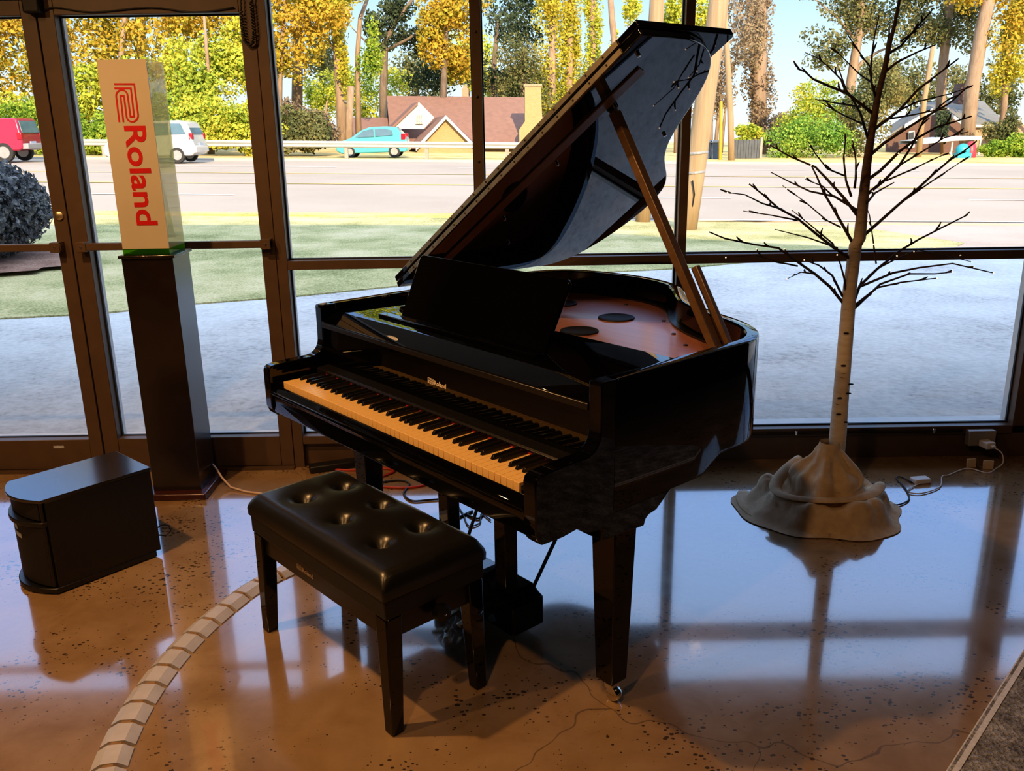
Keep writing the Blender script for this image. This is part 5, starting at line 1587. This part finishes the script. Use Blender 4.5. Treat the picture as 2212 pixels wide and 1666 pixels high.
for i, (px, py, rz, lb) in enumerate(((2098, 1010, .1, 'left of two pale cloth tags standing on the floor'), (2134, 1014, -.25, 'right of two pale cloth tags standing on the floor'))):
    p = fz(px, py, 0)
    o = MB().box(-.022, .022, -.004, .006, 0.0, .042).build('cloth_tag', M['burlap'], bevel=.002)
    o.location = (p.x, p.y, 0); o.rotation_euler = (radians(-8), 0, rz); tag(o, lb, 'tag')
# black cord clipped along the sill
sc_ = MB()
L0 = [(x, YW-.007, .138+.002*sin(x*9)) for x in [.84+i*.06 for i in range(23)]]
sc_.tube(L0, .006, 8)
o = sc_.build('sill_cord', M['rubber'], smooth=True); tag(o, 'dark cord clipped along the window sill on the right', 'cord')
for x in (1.36, 2.02):
    MB().box(x-.006, x+.006, YW-.016, YW, .128, .15).build('cord_clip', M['chrome'], o, bevel=.002)
# coiled black lead and wire on the door head
coil = []
A0, B0, C0 = at(524, 6, YW-.02), at(540, 102, YW-.02), at(546, 0, YW-.02)
base_pts = [at(520, -10, YW-.02), at(521, 30, YW-.02), at(523, 60, YW-.02), at(528, 88, YW-.02), at(538, 99, YW-.02), at(547, 92, YW-.02), at(549, 70, YW-.02), at(546, 40, YW-.02), at(543, 10, YW-.02), at(545, -15, YW-.02)]
dense = []
for i in range(len(base_pts)-1):
    for j in range(26): dense.append(base_pts[i].lerp(base_pts[i+1], j/26))
for i, p in enumerate(dense):
    rad = .006 if 20 < i < 215 else .001
    a = i*1.1
    coil.append(p+Vector((cos(a)*rad, sin(a)*rad, sin(a*.5)*.001)))
o = MB().tube(coil, .0026, 6).build('coiled_lead', M['rubber'], smooth=True); tag(o, 'black coiled lead hanging in a loop on the door frame', 'cord')
cord('thin dark wire strung along the door head', [at(95, 22, YW-.008), at(120, 16, YW-.008), at(200, 26, YW-.008), at(322, 16, YW-.008), at(420, 26, YW-.008), at(505, 16, YW-.008)], .0028, M['rubber'], 'alarm_wire')
cn_ = MB().box(-.04, .03, -.05, 0, -.03, .06).build('door_contact', M['black_matte'], bevel=.008, seg=3)
p = at(80, 14, YW); cn_.location = (p.x, YW, p.z); tag(cn_, 'dark contact box at the top where the two doors meet', 'door contact')

# cables behind and under the piano
cord('red cable on the floor behind the piano', [fz(690, 1012), fz(760, 1016), fz(826, 1012), fz(852, 1018), fz(826, 1030), fz(790, 1048), fz(830, 1052), fz(880, 1054), fz(920, 1048), fz(990, 1030)], .006, M['red_cable'], 'red_cable', 'cable')
cord('black cable looping on the floor under the keyboard', [fz(800, 1046), fz(860, 1038), fz(884, 1046), fz(872, 1066), fz(890, 1082), fz(930, 1080), fz(985, 1078), fz(1040, 1098), fz(1035, 1120), fz(1010, 1112), fz(1020, 1104), fz(980, 1122), fz(940, 1132)], .0045, M['rubber'], 'black_cable', 'cable')
cord('thin grey cable curled under the piano', [fz(985, 1088), fz(1000, 1110), fz(1012, 1136), fz(1036, 1130), fz(1040, 1110), fz(1060, 1124)], .003, M['bin_grey'], 'grey_cable', 'cable')
ps_ = MB().box(-.13, .13, -.03, .03, 0, .035).build('power_strip', M['rubber'], bevel=.006)
p = fz(728, 1012, 0); ps_.location = (p.x, p.y, 0); ps_.rotation_euler = (0, 0, .35); tag(ps_, 'black power strip on the floor behind the bench', 'power strip')

# crumpled clear plastic near the pedals
g3 = random.Random(3)
rows = []
for i in range(9):
    row = []
    for j in range(9):
        x = -.05+.1*i/8; y = -.06+.12*j/8
        row.append((x+g3.uniform(-.012, .012), y+g3.uniform(-.012, .012), .002+abs(g3.gauss(0, .02))*(1 if 0 < i < 8 and 0 < j < 8 else .15)))
    rows.append(row)
pb_ = MB().loft(rows).build('plastic_wrapper', M['clear_film'])
p = fz(988, 1372, 0); pb_.location = (p.x, p.y, 0); tag(pb_, 'crumpled clear plastic wrapper on the floor by the pedals', 'wrapper')

# carpeted step at the lower right
ca, cb = Vector((1.075, 1.818)), Vector((1.565, 2.338))
d = (cb-ca).normalized(); nR = Vector((d.y, -d.x))
q0, q1 = ca-d*2.2, cb+d*.35
rug = MB().add([(*(q0), .012), (*(q1), .012), (*(q1+nR*1.0), .012), (*(q0+nR*1.8), .012), (*(q0), 0), (*(q1), 0), (*(q1+nR*1.0), 0), (*(q0+nR*1.8), 0)],
               [(0, 1, 2, 3), (7, 6, 5, 4), (0, 4, 5, 1), (1, 5, 6, 2), (2, 6, 7, 3), (3, 7, 4, 0)]).build('carpet', M['carpet'])
tag(rug, 'grey carpet edge on the floor at the lower right', 'carpet')
e0, e1 = q0-nR*.0, q1-nR*.0
MB().add([(*(q0-nR*.004), 0), (*(q1-nR*.004), 0), (*(q1-nR*.004), .010), (*(q0-nR*.004), .010), (*(q0+nR*.022), .0145), (*(q1+nR*.022), .0145)], [(0, 1, 2, 3), (3, 2, 5, 4)]).build('bound_edge', M['carpet_edge'], rug)

# ================================================================== LIGHT
SKY_UP, SKY_BACK = 2.3, .4
w = bpy.data.worlds.new('sky'); SC.world = w; w.use_nodes = True
nt = w.node_tree; nt.nodes.clear()
out = nt.nodes.new('ShaderNodeOutputWorld'); bg = nt.nodes.new('ShaderNodeBackground')
tc = nt.nodes.new('ShaderNodeTexCoord'); sp = nt.nodes.new('ShaderNodeSeparateXYZ')
nt.links.new(tc.outputs['Generated'], sp.inputs[0])
cr = ramp(nt, sp.outputs[2], [(.0, (.82, .92, 1.0)), (.06, (.72, .88, 1.0)), (.16, (.46, .71, 1.0)), (.35, (.28, .50, 1.0)), (.6, (.52, .68, 1.0)), (1.0, (.70, .80, 1.0))])
def maprange(src, a, b_, c, d_):
    n_ = N(nt, 'ShaderNodeMapRange', interpolation_type='SMOOTHSTEP')
    for nm, v_ in (('From Min', a), ('From Max', b_), ('To Min', c), ('To Max', d_)): n_.inputs[nm].default_value = v_
    nt.links.new(src, n_.inputs[0]); return n_.outputs[0]
up_ = maprange(sp.outputs[2], .12, .5, 1.15, SKY_UP)       # brighter overhead
bk_ = maprange(sp.outputs[1], .1, -.9, 0, SKY_BACK)       # brightest on the side the sun stands
ad_ = N(nt, 'ShaderNodeMath', operation='ADD'); nt.links.new(up_, ad_.inputs[0]); nt.links.new(bk_, ad_.inputs[1])
nt.links.new(cr, bg.inputs[0]); nt.links.new(ad_.outputs[0], bg.inputs[1])
nt.links.new(bg.outputs[0], out.inputs['Surface'])

sd_ = bpy.data.lights.new('sun', 'SUN'); sd_.energy = 7.8; sd_.angle = radians(.6); sd_.color = (1, .76, .47)
so = bpy.data.objects.new('sun', sd_); COL.objects.link(so)
el = radians(24); dirv = Vector((-.2*cos(el), .98*cos(el), -sin(el)))
so.rotation_euler = dirv.to_track_quat('-Z', 'Y').to_euler()

def lamp(name, loc, power, color, radius, spot=None, target=None, blend=.5):
    l = bpy.data.lights.new(name, 'SPOT' if spot else 'POINT')
    l.energy = power; l.color = color; l.shadow_soft_size = radius
    if spot: l.spot_size = radians(spot); l.spot_blend = blend
    o = bpy.data.objects.new(name, l); COL.objects.link(o); o.location = loc
    if target is not None:
        o.rotation_euler = (Vector(target)-Vector(loc)).to_track_quat('-Z', 'Y').to_euler()
    return o
WARM = (1, .56, .23)
lamp('ceiling_spot', (-1.9, 2.0, 3.15), 195, WARM, .05, 120, (-1.2, 2.4, 0), .6)
lamp('ceiling_spot', (-.5, .6, 3.15), 78, WARM, .05, 120, (-.3, 1.6, 0), .7)
lamp('ceiling_spot', (1.7, .8, 3.15), 10, WARM, .05, 120, (1.2, 1.8, 0), .7)
lamp('ceiling_spot', (-3.4, .5, 3.15), 130, WARM, .05, 130, (-2.6, 2.2, 0), .7)

# ================================================================== CAMERA
cd_ = bpy.data.cameras.new('camera'); cam = bpy.data.objects.new('camera', cd_); COL.objects.link(cam)
cam.location = (0, 0, CAM_H)
Rm = Matrix((C_RIGHT, C_UP, -_fwd)).transposed()
cam.rotation_euler = Rm.to_euler()
cd_.sensor_fit = 'HORIZONTAL'; cd_.sensor_width = 36
cd_.lens = 36*F_PX/2212
cd_.clip_start = .05; cd_.clip_end = 400
SC.camera = cam
SC.view_settings.view_transform = 'Standard'
SC.view_settings.look = 'Medium High Contrast'
SC.view_settings.exposure = 0
SC.cycles.use_denoising = True
SC.cycles.max_bounces = 10
SC.cycles.transparent_max_bounces = 16
SC.cycles.sample_clamp_indirect = 6
